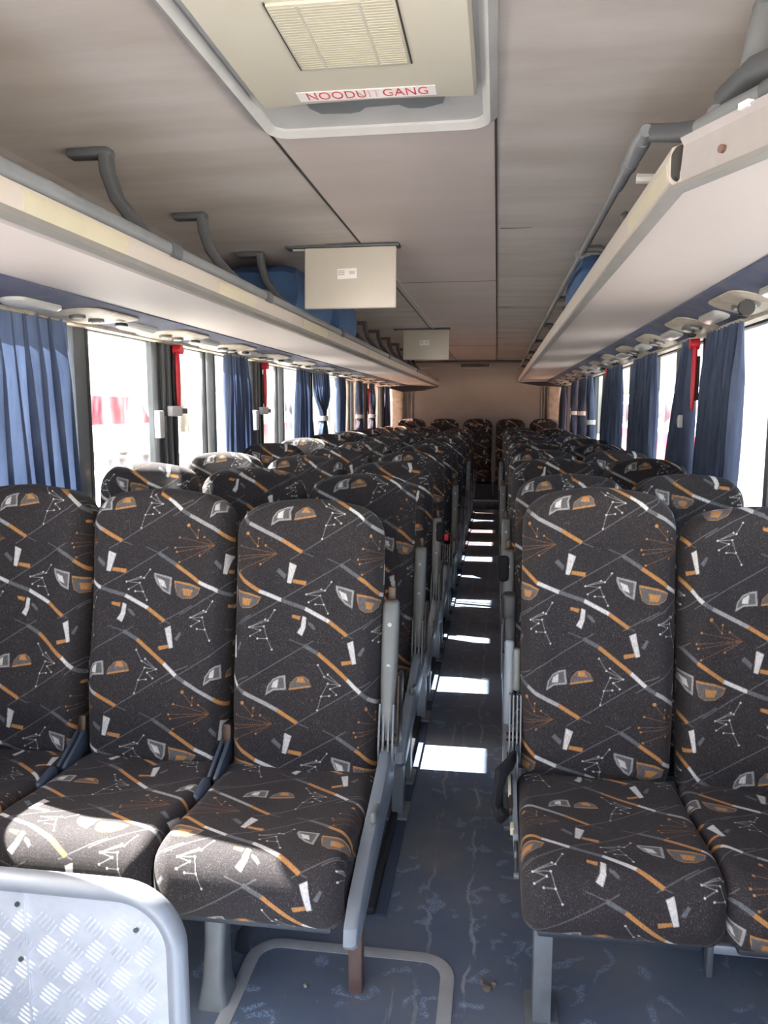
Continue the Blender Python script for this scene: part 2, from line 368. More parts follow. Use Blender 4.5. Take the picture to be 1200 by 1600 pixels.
POLY += [([(713, 868), (745, 853), (766, 965), (745, 971)], G3), ([(770, 922), (798, 882), (808, 890), (788, 930)], G1), ([(683, 962), (738, 952), (741, 968), (688, 982)], OR)]
POLY += [([(288, 278), (296, 232), (322, 196), (355, 180), (388, 174), (396, 246), (330, 252)], G2), ([(296, 262), (302, 232), (326, 202), (356, 188), (380, 184), (386, 238), (328, 244)], SH), ([(318, 238), (324, 212), (352, 194), (350, 238)], G3)]
POLY += [([(411, 247), (418, 212), (448, 180), (486, 174), (514, 190), (530, 226)], OR), ([(414, 238), (420, 212), (450, 182), (486, 177), (512, 192), (526, 218)], SH), ([(450, 206), (456, 182), (484, 180), (500, 206)], OR)]
POLY += [([(643, 576), (744, 598), (736, 690), (694, 670), (660, 635), (644, 600)], G2), ([(652, 586), (733, 606), (727, 678), (696, 660), (666, 628)], SH), ([(660, 602), (700, 618), (712, 655), (678, 642)], G3)]
POLY += [([(758, 614), (850, 628), (912, 648), (896, 682), (856, 706), (804, 708), (774, 690), (762, 650)], OR), ([(762, 624), (850, 638), (906, 654), (892, 682), (856, 703), (804, 706), (774, 688)], SH), ([(804, 654), (866, 660), (850, 694), (810, 690)], OR)]
def consts(pts, edges, col, w=1.5, r=4.6):
    for a, b in edges: LINE.append((*pts[a], *pts[b], w, tuple(c * .5 for c in col)))
    for p in pts: DOT.append((*p, r, col))
consts([(620, 560), (585, 605), (485, 628), (560, 632), (498, 668), (535, 678), (580, 678), (603, 722), (565, 600)], [(0, 1), (1, 2), (2, 3), (3, 6), (6, 7), (2, 8), (4, 3), (5, 6), (1, 8)], G3)
consts([(315, 715), (282, 770), (188, 805), (262, 800), (195, 850), (245, 820), (232, 862), (280, 862), (308, 918), (268, 765)], [(0, 1), (1, 2), (2, 3), (3, 7), (7, 8), (2, 9), (4, 5), (2, 5), (6, 7)], G3)
consts([(560, 985), (597, 1042), (682, 1080), (617, 1075), (585, 1140), (567, 1210), (615, 1030), (665, 1128), (632, 1100), (628, 1135)], [(0, 1), (1, 2), (2, 3), (3, 4), (4, 5), (2, 6), (7, 8), (2, 8), (4, 9)], G3)
consts([(120, 385), (95, 440), (105, 462), (118, 516), (240, 478), (264, 380)], [], OR, r=5.2)
for p in ((120, 385), (95, 440), (105, 462), (118, 516), (240, 478)): LINE.append((*p, 326, 422, 1.3, ORD_))
LINE += [(168, 320, 225, 385, 1.7, ORD_), (228, 345, 225, 385, 1.7, ORD_), (264, 380, 326, 422, 1.3, ORD_)]; DOT += [(168, 320, 9, OR), (228, 345, 5, OR), (225, 385, 5, OR)]
TW, THT = 668., 870.
def weave(u, v):
    """colour of the woven pattern at tile coordinates u,v (arrays)"""
    n = len(u); col = np.empty((n, 3)); col[:] = srgb(50, 46, 48)[:3]
    u = u.ravel() % TW; v = v.ravel() % THT
    order = [(l, 0) for l in LINE if l[4] > 2.2] + [(p, 0) for p in PATH] + [(l, 0) for l in LINE if l[4] <= 2.2] + [(p, 1) for p in POLY] + [(d, 2) for d in DOT]
    for it, kind in order:
        if kind == 0: xs, ys, m, c = (it[0], it[2]), (it[1], it[3]), it[4] + 2, it[5]
        elif kind == 1: xs, ys, m, c = [p[0] for p in it[0]], [p[1] for p in it[0]], 2, it[1]
        else: xs, ys, m, c = (it[0],), (it[1],), it[2] + 2, it[3]
        x0, x1, y0, y1 = min(xs) - m, max(xs) + m, min(ys) - m, max(ys) + m
        for i in range(-3, 4):
            a = u + i * TW
            ma = (a > x0) & (a < x1)
            if not ma.any(): continue
            for j in range(-2, 3):
                b = v + j * THT; idx = np.nonzero(ma & (b > y0) & (b < y1))[0]
                if not len(idx): continue
                X, Y = a[idx], b[idx]
                if kind == 0:
                    dx, dy = it[2] - it[0], it[3] - it[1]; L2 = dx * dx + dy * dy
                    t = ((X - it[0]) * dx + (Y - it[1]) * dy) / L2
                    d = np.abs((X - it[0]) * dy - (Y - it[1]) * dx) / math.sqrt(L2)
                    k = np.clip((it[4] + 1 - d) / 2.5, 0, 1) * ((t >= -.01) & (t <= 1.01))
                elif kind == 1:
                    ins = np.zeros(len(X), bool); pts = it[0]
                    for q in range(len(pts)):
                        (xa, ya), (xb, yb) = pts[q - 1], pts[q]
                        cr = ((ya > Y) != (yb > Y)) & (X < (xb - xa) * (Y - ya) / ((yb - ya) or 1e-9) + xa); ins ^= cr
                    dm = np.full(len(X), 1e9)
                    for q in range(len(pts)):
                        (xa, ya), (xb, yb) = pts[q - 1], pts[q]; ex, ey = xb - xa, yb - ya
                        tt = np.clip(((X - xa) * ex + (Y - ya) * ey) / (ex * ex + ey * ey + 1e-9), 0, 1)
                        dm = np.minimum(dm, np.hypot(X - xa - tt * ex, Y - ya - tt * ey))
                    k = np.clip(.5 + np.where(ins, dm, -dm) / 3.2, 0, 1)
                else: k = np.clip((it[2] + 1 - np.hypot(X - it[0], Y - it[1])) / 2, 0, 1)
                col[idx] = col[idx] * (1 - k[:, None]) + np.array(c) * k[:, None]
    return col
SX, SY = .00053, .00054                              # metres per pattern unit
def fabric_mesh(name, V, F, u, v):
    me = bpy.data.meshes.new(name); n = len(V)
    me.vertices.add(n); me.vertices.foreach_set('co', V.astype(np.float32).ravel())
    me.loops.add(F.size); me.loops.foreach_set('vertex_index', F.ravel().astype(np.int32))
    me.polygons.add(len(F)); me.polygons.foreach_set('loop_start', np.arange(0, F.size, 4, dtype=np.int32)); me.polygons.foreach_set('loop_total', np.full(len(F), 4, np.int32))
    me.update(calc_edges=True); me.polygons.foreach_set('use_smooth', np.ones(len(F), bool))
    c = weave(u, v); at = me.color_attributes.new('weave', 'FLOAT_COLOR', 'POINT')
    at.data.foreach_set('color', np.concatenate([c, np.ones((n, 1))], 1).astype(np.float32).ravel())
    me.materials.append(M['fabric']); me.validate(); return me
def grid_faces(nu, nv, base=0, flip=False):
    i = np.arange(nu - 1)[:, None] * nv + np.arange(nv - 1)[None, :] + base
    q = np.stack([i, i + nv, i + nv + 1, i + 1], -1).reshape(-1, 4)
    return q[:, ::-1] if flip else q
# backrest: local x across, z up from the pivot, y depth (front face towards -y)
BW, BH, BT = .212, .80, .10
def back_mesh(step, ou, ov):
    nx = int(2 * BW / step) | 1; nz = int((BH + .02) / step)
    s = np.sin(np.linspace(-1, 1, nx) * 1.25) / math.sin(1.25); t = np.linspace(0, 1, nz); t = t - .06 * np.sin(2 * np.pi * t) / (2 * np.pi) * 2
    S, Tt = np.meshgrid(s, t, indexing='ij'); Z = Tt * BH
    rc = .115; k = np.clip((Z - (BH - rc)) / rc, 0, 1); W = BW - rc + rc * np.sqrt(np.maximum(1 - k ** 2.3, 0)); 
    kb = np.clip((.05 - Z) / .05, 0, 1); W = W - .03 * (1 - np.sqrt(np.maximum(1 - kb ** 2, 0)))
    W = W * (1 - .035 * np.clip((.35 - Z) / .35, 0, 1))
    X = S * W; r = .04
    topz = BH - .012 * (S ** 2) * k
    Z = Z - .012 * S ** 2 * k
    d = np.minimum((1 - np.abs(S)) * np.maximum(W, .05), np.minimum(BH - Tt * BH, Tt * BH + .0))
    e = np.clip(d / r, 0, 1); rise = np.sqrt(np.maximum(1 - (1 - e) ** 2, 0))
    # gentle side bolsters and lumbar swell
    bol = .014 * np.exp(-((np.abs(X) - .155) / .04) ** 2) * np.clip((Z - .1) / .2, 0, 1) * np.clip((BH - Z) / .2, 0, 1)
    lum = .022 * np.exp(-((Z - .2) / .16) ** 2) + .012 * np.exp(-((Z - .66) / .1) ** 2)
    wr = .0012 * np.sin(Z * 46 + 2 * np.sin(X * 9)) * np.exp(-((Z - .12) / .1) ** 2)
    Yf = -(BT * .5) * rise - (bol + lum + wr) * rise; Yb = (BT * .72) * np.minimum(rise * 1.2, 1)
    V = np.concatenate([np.stack([X, Yf, Z], -1).reshape(-1, 3), np.stack([X, Yb, Z], -1).reshape(-1, 3)])
    F = np.concatenate([grid_faces(nx, nz), grid_faces(nx, nz, nx * nz, True)])
    wrap = np.sign(S) * (1 - e) * .02
    u = (X + wrap) / SX + 480 + ou; v = 130 + (BH - Z) / SY + ov
    return fabric_mesh('backrest', V, F, np.concatenate([u.ravel(), u.ravel() + 150]), np.concatenate([v.ravel()] * 2))
# cushion: profile in (y,z) swept across x
CY0, CY1 = 1.455, 1.985
def cushion_mesh(step, ou, ov):
    P = [(1.985, .30), (1.985, .395), (1.96, .408), (1.85, .412), (1.72, .422), (1.62, .436), (1.545, .44), (1.50, .432), (1.472, .41), (1.458, .38), (1.456, .34), (1.462, .305), (1.482, .278), (1.52, .268), (1.7, .268), (1.9, .268), (1.985, .30)]
    P = np.array(P); 
    sm = P.copy()
    for _ in range(2):                                # chaikin smoothing
        q = np.empty((2 * len(sm) - 2, 2)); q[0::2] = sm[:-1] * .75 + sm[1:] * .25; q[1::2] = sm[:-1] * .25 + sm[1:] * .75; sm = np.concatenate([sm[:1], q, sm[-1:]])
    L = np.concatenate([[0], np.cumsum(np.hypot(*np.diff(sm, axis=0).T))]); n = int(L[-1] / step) | 1
    l = np.linspace(0, L[-1], n); y = np.interp(l, L, sm[:, 0]); z = np.interp(l, L, sm[:, 1])
    dy, dz = np.gradient(y), np.gradient(z); m = np.hypot(dy, dz) + 1e-9; ny, nz_ = dz / m, -dy / m
    # inward normal
    cy, cz = 1.72, .345
    sg = np.sign((cy - y) * ny + (cz - z) * nz_); sg[sg == 0] = 1
    ny, nz_ = ny * sg, nz_ * sg
    nx = int(2 * BW / step) | 1; s = np.sin(np.linspace(-1, 1, nx) * 1.3) / math.sin(1.3); r = .035
    d = (1 - np.abs(s)) * BW; e = r * (1 - np.sqrt(np.clip(1 - (1 - np.clip(d / r, 0, 1)) ** 2, 0, 1)))
    Y = y[None, :] + ny[None, :] * e[:, None]; Z = z[None, :] + nz_[None, :] * e[:, None]
    rc = .05; kk = np.clip((rc - (Y - CY0)) / rc, 0, 1); W = (BW + .004) - rc * (1 - np.sqrt(np.maximum(1 - kk ** 2, 0))) * .7
    S = np.broadcast_to(s[:, None], Y.shape); X = S * W
    top = np.clip((Z - .39) / .03, 0, 1)
    Z = Z - .012 * np.exp(-(X / .11) ** 2) * top * np.clip((Y - 1.5) / .1, 0, 1) + .004 * np.sin(X * 30 + Y * 25) * top * np.exp(-((Y - 1.9) / .08) ** 2)
    V = np.stack([X, Y, Z], -1).reshape(-1, 3); F = [grid_faces(nx, n)]
    nb = len(V); caps = []; 
    for k_, i in enumerate((0, nx - 1)):               # close the side with one inner ring
        a = V[i * n:(i + 1) * n].copy(); c = np.array([a[0, 0], 1.72, .345]); inner = c + (a - c) * np.array([1, .6, .25])
        caps.append(inner); j = np.arange(n - 1)
        o = i * n; q = nb + k_ * n
        F.append(np.stack([o + j, o + j + 1, q + j + 1, q + j], -1))
        h = n // 2; j = np.arange(h)
        F.append(np.stack([q + j, q + j + 1, q + n - 2 - j, q + n - 1 - j], -1))
    V = np.concatenate([V] + caps)
    l0 = np.interp(1.98, [0], [0])
    lv = np.broadcast_to(l[None, :], Y.shape)
    u = X / SX + 480 + ou; v = 1600 + (lv - .09) / SY + ov
    eu = np.concatenate([np.full(n, (-BW) / SX + 480 + ou) - 40, np.full(n, BW / SX + 480 + ou) + 40]); ev = np.concatenate([v[0], v[-1]])
    u = np.concatenate([u.ravel(), eu]); v = np.concatenate([v.ravel(), ev])
    return fabric_mesh('seat_cushion', V, np.concatenate(F), u, v)
OFFS = [(0, 0), (190, -20), (395, 330), (90, 520), (-72, -10), (180, -10), (77, -2), (-53, -366)]
_mc = {}
def fabric_parts(lod, var):
    k = (lod, var)
    if k not in _mc:
        st = (.0017, .0038, .008)[lod]; o = OFFS[var]
        _mc[k] = (back_mesh(st, *o), cushion_mesh(st, *o))
    return _mc[k]

# ================================================================= SEATS
def part(mesh, name, parent, loc=(0, 0, 0), rot=(0, 0, 0)):
    o = bpy.data.objects.new(name, mesh); COL.objects.link(o); o.parent = parent; o.location = loc; o.rotation_euler = rot; return o
_hw = {}
def hardware(side):
    """hard parts of a seat, as meshes; side: -1 aisle arm on the seat's left (-x), +1 on its right, 0 none, 2 between-seat bracket"""
    if side in _hw: return _hw[side]
    H = {}
    mb = MB().mat('shell'); mb.box((0, 1.74, .262), (.36, .44, .022), bev=.008)                      # pan under the cushion
    mb.mat('mech').box((0, 1.62, .24), (.40, .035, .035), bev=.004).box((0, 1.92, .24), (.40, .035, .035), bev=.004)
    H['seat_frame'] = mb
    # shell behind the backrest
    if abs(side) == 1:
        x = side * .232
        # side cover beside the cushion
        pr = [(2.03, .47), (1.98, .485), (1.86, .452), (1.66, .405), (1.50, .36), (1.445, .325), (1.438, .29), (1.46, .268), (1.53, .272), (1.66, .30), (1.85, .335), (2.03, .36)]
        mb = MB().mat('cover_grey'); cx, cy = 1.75, .35
        w0 = x - side * .010; w1 = x + side * .020
        ins = lambda f: [(cx + (a - cx) * f[0], cy + (b - cy) * f[1]) for a, b in pr]
        mb.loft([[(w0, a, b) for a, b in pr], [(w1 - side * .012, a, b) for a, b in pr], [(w1 - side * .003, a, b) for a, b in ins((.985, .94))], [(w1, a, b) for a, b in ins((.96, .84))]])
        H['side_cover'] = mb
        mb = MB().mat('arm_grey').box((x + side * .012, 1.735, .425), (.016, .085, .028), rot=(R(-12), 0, 0), bev=.007, seg=3)
        H['recline_lever'] = mb
        # folded-up armrest beside the backrest
        ax = x + side * .004; rings = []
        for (yy, zz, w, d) in ((2.000, .50, .030, .030), (2.005, .58, .036, .036), (2.03, .66, .044, .044), (2.055, .75, .046, .048), (2.075, .83, .046, .046), (2.085, .862, .044, .042), (2.087, .868, .034, .03)):
            rings.append([(ax + p[0], yy + p[1], zz) for p in rrect(w, d, min(w, d) * .3, 4)])
        mb = MB().mat('arm_grey').loft(rings)
        mb.mat('mech').box((ax, 2.10, .885), (.022, .012, .04), bev=.003)
        mb.mat('grey_trim')
        for zz, yy in ((.81, 2.047), (.70, 2.022)): mb.tube([(ax, yy - .004, zz), (ax, yy + .01, zz)], .006, 10)
        H['armrest'] = mb
        # hinge plates
        mb = MB()
        for dx in (-.020, -.008, .006, .018):
            mb.mat('steel').prism([(1.965, .42), (2.03, .42), (2.045, .50), (2.03, .56), (2.015, .60), (1.995, .60), (1.975, .53), (1.962, .48)], 'x', ax + dx - .0025, ax + dx + .0025)
        mb.mat('mech').tube([(ax - .024, 2.0, .50), (ax + .024, 2.0, .50)], .013, 12).tube([(ax - .022, 2.0, .445), (ax + .022, 2.0, .445)], .01, 10)
        mb.mat('mech').box((ax + side * .02, 2.10, .55), (.012, .10, .20), rot=(R(-10), 0, 0), bev=.004)
        H['hinge'] = mb
        mb = MB().mat('leg_grey')
        mb.prism([(1.625, 0), (1.685, 0), (1.68, .25), (1.62, .25)], 'x', side * .205 - .019, side * .205 + .019)
        mb.box((side * .205, 1.66, .008), (.075, .12, .016), bev=.004)
        H['leg'] = mb
        mb = MB().mat('leg_grey'); mb.prism([(1.88, 0), (1.95, 0), (1.94, .25), (1.90, .25)], 'x', side * .205 - .016, side * .205 + .016).box((side * .205, 1.915, .008), (.06, .12, .016), bev=.004)
        H['leg.'] = mb
    if side in (2, 3):
        # bracket and folded arm between two seats
        x = .2175
        mb = MB().mat('tube_blue').box((x - .011, 1.93, .43), (.012, .13, .05), rot=(R(28), 0, 0), bev=.006).box((x + .008, 1.93, .43), (.014, .14, .05), rot=(R(28), 0, 0), bev=.006)
        H['bracket'] = mb
        mb = MB().mat('mech').box((x, 2.0, .46), (.03, .06, .12), rot=(R(-8), 0, 0), bev=.01); H['hinge'] = mb
        mb = MB().mat('tube_blue').box((x - .006, 1.80, .408), (.026, .085, .045), rot=(R(12), 0, 0), bev=.012, seg=4); H['lever'] = mb
    if side in (0, 3):
        mb = MB().mat('leg_grey').prism([(1.60, 0), (1.70, 0), (1.69, .12), (1.70, .25), (1.60, .25), (1.61, .12)], 'x', -.02, .02); H['leg'] = mb
    out = {}
    for k_, b in H.items():
        o = b.build(k_.rstrip('.')); me = o.data; bpy.data.objects.remove(o); out[k_] = me
    _hw[side] = out
    return out
PIV = (0, 2.005, .375)
def seat(cx, dy, dz, rec, side, lod, var, label, group, yaw=0, hide=(), topdz=0):
    root = empty('coach_seat', (cx, dy, dz)); tag(root, label, 'seat', group)
    bm_, cm_ = fabric_parts(lod, var)
    part(bm_, 'backrest', root, (PIV[0], PIV[1], PIV[2] + topdz), (R(-rec), 0, R(yaw)))
    part(cm_, 'seat_cushion', root, (0, 0, .012))
    for k_, me in hardware(side).items():
        if k_.rstrip('.') in hide: continue
        part(me, k_.rstrip('.'), root)
    return root
PITCH = .845
COLS = [(-1.385, 2, 'beside the left windows'), (-.955, 3, 'in the middle of the left trio'), (-.5185, 1, 'left of the aisle'), (.282, -1, 'right of the aisle'), (.70, 0, 'beside the right windows')]
rnd = random.Random(3)
front_extra = {}
for n in range(11):
    for ci, (cx, side, where) in enumerate(COLS):
        lod = 0 if n == 0 else (1 if n <= 3 else 2)
        var = {0: [2, 0, 0, 1, 3]}.get(n, [(n * 2 + ci) % 4 for ci in range(5)])[ci]
        if n == 0: var = [4, 5, 0, 6, 7][ci]
        rec = [9, 9.5, 9, 8, 7][ci] if n == 0 else 9 + rnd.uniform(-2, 2)
        tz = [.012, .006, -.018, .02, -.026][ci] if n == 0 else [.026, .008, -.02, .0, .0][ci] + rnd.uniform(-.007, .007)
        hide = ('armrest',) if n in (3, 5, 6, 8, 9, 10) else (); hide = ('leg',) if (n == 0 and ci == 2) else (('leg', 'side_cover', 'recline_lever', 'armrest', 'hinge') if (n == 0 and ci == 3) else hide)
        rowname = 'front row' if n == 0 else ORD[n] + ' row'
        lab = 'black patterned coach seat in the %s, %s' % (rowname, where)
        s_ = seat(cx, PITCH * n + (.06 if n == 0 and ci > 2 else 0), 0, rec, side, lod, var, lab, 'coach seats in rows', yaw=rnd.uniform(-.6, .6), hide=hide, topdz=tz)
        if ci in (0, 3, 4): s_.scale = (.965, 1, 1)
        front_extra[(n, ci)] = s_
for i, (cx, where) in enumerate([(-1.26, 'in the left corner'), (-.77, 'second from the left corner'), (-.28, 'in the middle facing the aisle'), (.20, 'second from the right corner'), (.69, 'in the right corner')]):
    seat(cx, 9.42, .10, 8, 0, 2, i % 4, 'black patterned coach seat in the rear row, ' + where, 'coach seats against the rear wall', hide=('leg',))
for sx in [o for o in COL.objects if o.name.startswith('coach_seat') and o['group'].endswith('rear wall')]:
    MB().mat('shell').box((0, 1.72, .14), (.46, .42, .22)).build('plinth', parent=sx)
# special parts on the front row
s = front_extra[(0, 2)]
MB().mat('rust').box((.207, 1.67, .13), (.034, .034, .26), bev=.004).build('leg', parent=s)
lg = MB().mat('leg_grey'); rings = []
for z, y, w, d in ((0, 1.60, .075, .09), (.06, 1.60, .055, .075), (.15, 1.61, .05, .06), (.22, 1.62, .055, .06), (.262, 1.63, .08, .08)):
    rings.append([(-.118 + p[0], y + p[1], z) for p in rrect(w, d, .015, 4)])
lg.loft(rings).build('leg', parent=s)
MB().mat('shell').tube([(-.03, 1.70, .25), (-.035, 1.72, .18), (-.06, 1.73, .12), (-.10, 1.74, .06), (-.11, 1.75, .01)], .012, 10, (1.6, .6)).build('brace', parent=s)
s = front_extra[(0, 3)]
mb = MB().mat('leg_grey').prism([(1.56, 0), (1.62, 0), (1.63, .29), (1.57, .29)], 'x', -.182, -.140).box((-.16, 1.59, .006), (.08, .14, .012), bev=.003)
mb.build('leg', parent=s)
mb = MB()
for dx in (-.014, -.004, .007, .017):
    mb.mat('steel').prism([(1.965, .44), (2.02, .43), (2.04, .50), (2.035, .56), (2.02, .62), (2.0, .62), (1.98, .54), (1.962, .48)], 'x', -.226 + dx - .002, -.226 + dx + .002)
mb.mat('mech').tube([(-.248, 2.0, .50), (-.204, 2.0, .50)], .012, 12).tube([(-.246, 1.99, .45), (-.206, 1.99, .45)], .009, 10)
mb.build('hinge', parent=s)
mb = MB().mat('cover_grey').box((-.243, 2.06, .64), (.028, .06, .24), rot=(R(-8), 0, 0), bev=.01, seg=3).mat('arm_grey').box((-.222, 2.045, .68), (.022, .035, .12), rot=(R(-8), 0, 0), bev=.009, seg=3)
mb.build('armrest', parent=s)
mb = MB().mat('cover_grey').prism([(1.96, .43), (1.80, .40), (1.70, .385), (1.69, .36), (1.80, .355), (1.96, .37)], 'x', -.232, -.220)
mb.mat('mech').box((-.236, 1.86, .405), (.010, .14, .022), rot=(R(12), 0, 0), bev=.003).mat('steel').box((-.218, 1.93, .46), (.006, .07, .07), bev=.004)
mb.mat('rack_cream').box((-.239, 1.88, .418), (.008, .08, .012), rot=(R(14), 0, 0), bev=.002).box((-.234, 1.73, .382), (.010, .03, .02), bev=.002)
mb.mat('steel').box((-.226, 1.67, .36), (.010, .05, .028), bev=.004).tube([(-.226, 1.65, .355), (-.226, 1.60, .342)], .004, 8).tube([(-.232, 1.60, .342), (-.220, 1.60, .342)], .008, 10)
tag(mb.build('recline_mechanism', parent=s), 'exposed recline mechanism without its plastic cover')
mb = MB().mat('strap')
mb.tube([(-.225, 1.95, .47), (-.24, 1.91, .462), (-.262, 1.88, .45), (-.268, 1.87, .41), (-.272, 1.86, .375), (-.262, 1.84, .35), (-.25, 1.83, .37)], [.012, .017, .021, .014, .018, .02, .012], 10, (.8, 1.3))
tag(mb.build('seat_belt', parent=s), 'black bunched lap belt webbing')
mb = MB().mat('black').box((-.245, 2.085, .85), (.044, .045, .08), bev=.013, seg=3); mb.box((-.243, 2.075, .785), (.034, .04, .08), rot=(R(-10), 0, 0), bev=.012)
tag(mb.build('armrest_cap', parent=s), 'black end cap and torn padding of the armrest')
for n, ci in ((2, 2), (1, 3)):
    s = front_extra[(n, ci)]; sg = 1 if ci == 2 else -1
    MB().mat('strap').box((sg * .255, 2.06, .80), (.045, .055, .10), rot=(R(-10), 0, 0), bev=.015, seg=3).build('armrest_cap', parent=s)
    if n == 2: MB().mat('red_buckle').box((sg * .285, 2.03, .78), (.022, .02, .03), bev=.004).build('buckle', parent=s)

# ================================================================= LUGGAGE RACKS
def strip(mb, path, prof):
    """sweep profile points (outward offset a, height b) along a plan path [(x,y)], a measured towards +left normal"""
    rings = []
    for i, (x, y) in enumerate(path):
        a = path[max(i - 1, 0)]; b = path[min(i + 1, len(path) - 1)]
        d = Vector((b[0] - a[0], b[1] - a[1])).normalized(); nrm = Vector((-d.y, d.x))
        rings.append([(x + nrm.x * p[0], y + nrm.y * p[0], p[1]) for p in prof])
    return mb.loft(rings)
# left rack
rk = empty('luggage_rack', (-.86, .2, 1.74)); tag(rk, 'long pale overhead luggage rack above the left windows', 'luggage rack')
O = lambda b, n, smooth=True, p=None: b.build(n, parent=p or rk, smooth=smooth, loc=(.86, -.2, -1.74))
yl0, yl1 = .2, 11.6
mb = MB().mat('rack_white').prism([(-.875, 1.745), (-.90, 1.737), (-1.30, 1.755), (-1.31, 1.775), (-1.62, 1.80), (-1.62, 1.815), (-1.30, 1.79), (-.90, 1.765)], 'y', yl0, yl1); O(mb, 'shelf', False)
mb = MB().mat('rack_lip').prism([(-.872, 1.748), (-.862, 1.755), (-.858, 1.785), (-.866, 1.806), (-.885, 1.808), (-.89, 1.79), (-.885, 1.75)], 'y', yl0, yl1); O(mb, 'lip')
for y0, y1 in ((1.35, 1.75), (2.35, 2.72), (3.4, 3.9), (5.2, 5.6)): tag(O(MB().mat('rack_cream').prism([(-.8605, 1.757), (-.856, 1.785), (-.862, 1.80), (-.868, 1.79)], 'y', y0, y1), 'edge_patch'), 'yellowed edge strip piece')
mb = MB().mat('edge').prism([(-.880, 1.742), (-.868, 1.733), (-.856, 1.742), (-.860, 1.757), (-.875, 1.757)], 'y', yl0, yl1); O(mb, 'edge_trim')
mb = MB().mat('grey_rail')
for i, (y0, y1) in enumerate(((.2, 2.02), (2.05, 2.88), (2.91, 4.3), (4.33, 6.2), (6.23, 8.4), (8.43, 11.5))):
    mb.prism([(p[0] * 1.0 - .879, p[1] + 1.824) for p in rrect(.040, .034, .012, 4)], 'y', y0, y1)
O(mb, 'rail')
for y in (2.035, 2.895, 4.315, 6.215, 8.415): O(MB().mat('dark_rail').prism([(p[0] - .879, p[1] + 1.824) for p in rrect(.050, .044, .014, 4)], 'y', y - .03, y + .03), 'rail_joint')
def left_bracket(y):
    mb = MB().mat('dark_rail')
    pts = [(-1.105, y, 2.115), (-1.10, y, 2.06), (-1.075, y, 1.99), (-1.02, y, 1.92), (-.95, y, 1.855), (-.89, y, 1.83)]
    rings = []
    for i, p in enumerate(pts):
        a = Vector(pts[max(i - 1, 0)]); b = Vector(pts[min(i + 1, len(pts) - 1)]); d = (b - a).normalized(); nn = Vector((d.z, 0, -d.x))
        w, t = .024, .016
        rings.append([tuple(Vector(p) + nn * q[0] + Vector((0, q[1], 0))) for q in rrect(t * 2, w * 2, .008, 3)])
    mb.loft(rings); mb.box((-1.15, y, 2.115), (.13, .05, .026), bev=.01)
    return mb
for k_ in range(13):
    y = 1.42 + .72 * k_
    if y > 11: break
    O(left_bracket(y), 'bracket')
O(MB().mat('post_dark').prism([(-.86, 1.74), (-1.62, 1.80), (-1.62, 1.72), (-1.40, 1.66), (-1.1, 1.68), (-.87, 1.735)], 'y', 11.45, 11.62), 'end_cap')
# right rack
rr_ = empty('luggage_rack', (.31, .6, 1.79)); tag(rr_, 'pale overhead luggage rack above the right windows with broken front edge', 'luggage rack')
O2 = lambda b, n, smooth=True: b.build(n, parent=rr_, smooth=smooth, loc=(-.31, -.6, -1.79))
mb = MB().mat('rack_white')
bot = [(.315, 11.6), (.315, 1.50), (.655, .78)]
top_ = [(.72, 11.6), (.72, 1.50), (.72, .78)]
rings = []
for (x, y), (x2, y2) in zip(bot, top_): rings.append([(x, y, 1.792), (x2, y2, 1.805), (.92, y2, 1.80), (.92, y2, 1.83), (x2, y2, 1.835), (x, y, 1.822)])
mb.loft(rings); O2(mb, 'shelf', False)
mb = MB().mat('rack_lip').prism([(.312, 1.800), (.302, 1.808), (.298, 1.84), (.304, 1.868), (.322, 1.875), (.335, 1.868), (.325, 1.84), (.325, 1.80)], 'y', 1.52, 11.6); O2(mb, 'lip')
mb = MB().mat('rack_cream').prism([(.3005, 1.812), (.2965, 1.84), (.301, 1.852), (.306, 1.83)], 'y', 1.53, 1.95); tag(O2(mb, 'edge_patch'), 'yellowed edge strip piece')
mb = MB().mat('vent_dark').prism([(p[0] + .318, p[1] + 1.838) for p in rrect(.03, .058, .014, 5)], 'y', 1.50, 1.522); tag(O2(mb, 'open_end'), 'dark open end of the hollow edge strip')
mb = MB().mat('edge'); strip(mb, [(.31, 11.6), (.31, 1.50), (.65, .78)], [(-.012, 1.796), (-.014, 1.786), (.012, 1.784), (.014, 1.80)]); O2(mb, 'edge_trim')
# exposed channel on the angled front part
mb = MB().mat('channel'); strip(mb, [(.325, 1.49), (.660, .78)], [(-.010, 1.80), (-.014, 1.815), (-.010, 1.86), (-.018, 1.872), (.01, 1.885), (.02, 1.86), (.012, 1.80)])
mb.mat('sticker').box((.377, 1.345, 1.873), (.022, .012, .010), rot=(0, 0, R(-66)))
mb.mat('rust').tube([(.352, 1.385, 1.822), (.366, 1.392, 1.822)], .007, 8).tube([(.402, 1.27, 1.835), (.416, 1.277, 1.835)], .005, 8)
tag(O2(mb, 'front_channel'), 'bare metal channel on the angled front end')
mb = MB().mat('grey_rail').tube([(.345, 1.50, 1.893), (.37, 1.43, 1.893), (.68, .78, 1.893)], .015, 12); mb.mat('dark_rail').tube([(.408, 1.352, 1.893), (.422, 1.322, 1.893)], .018, 12); O2(mb, 'front_rail')
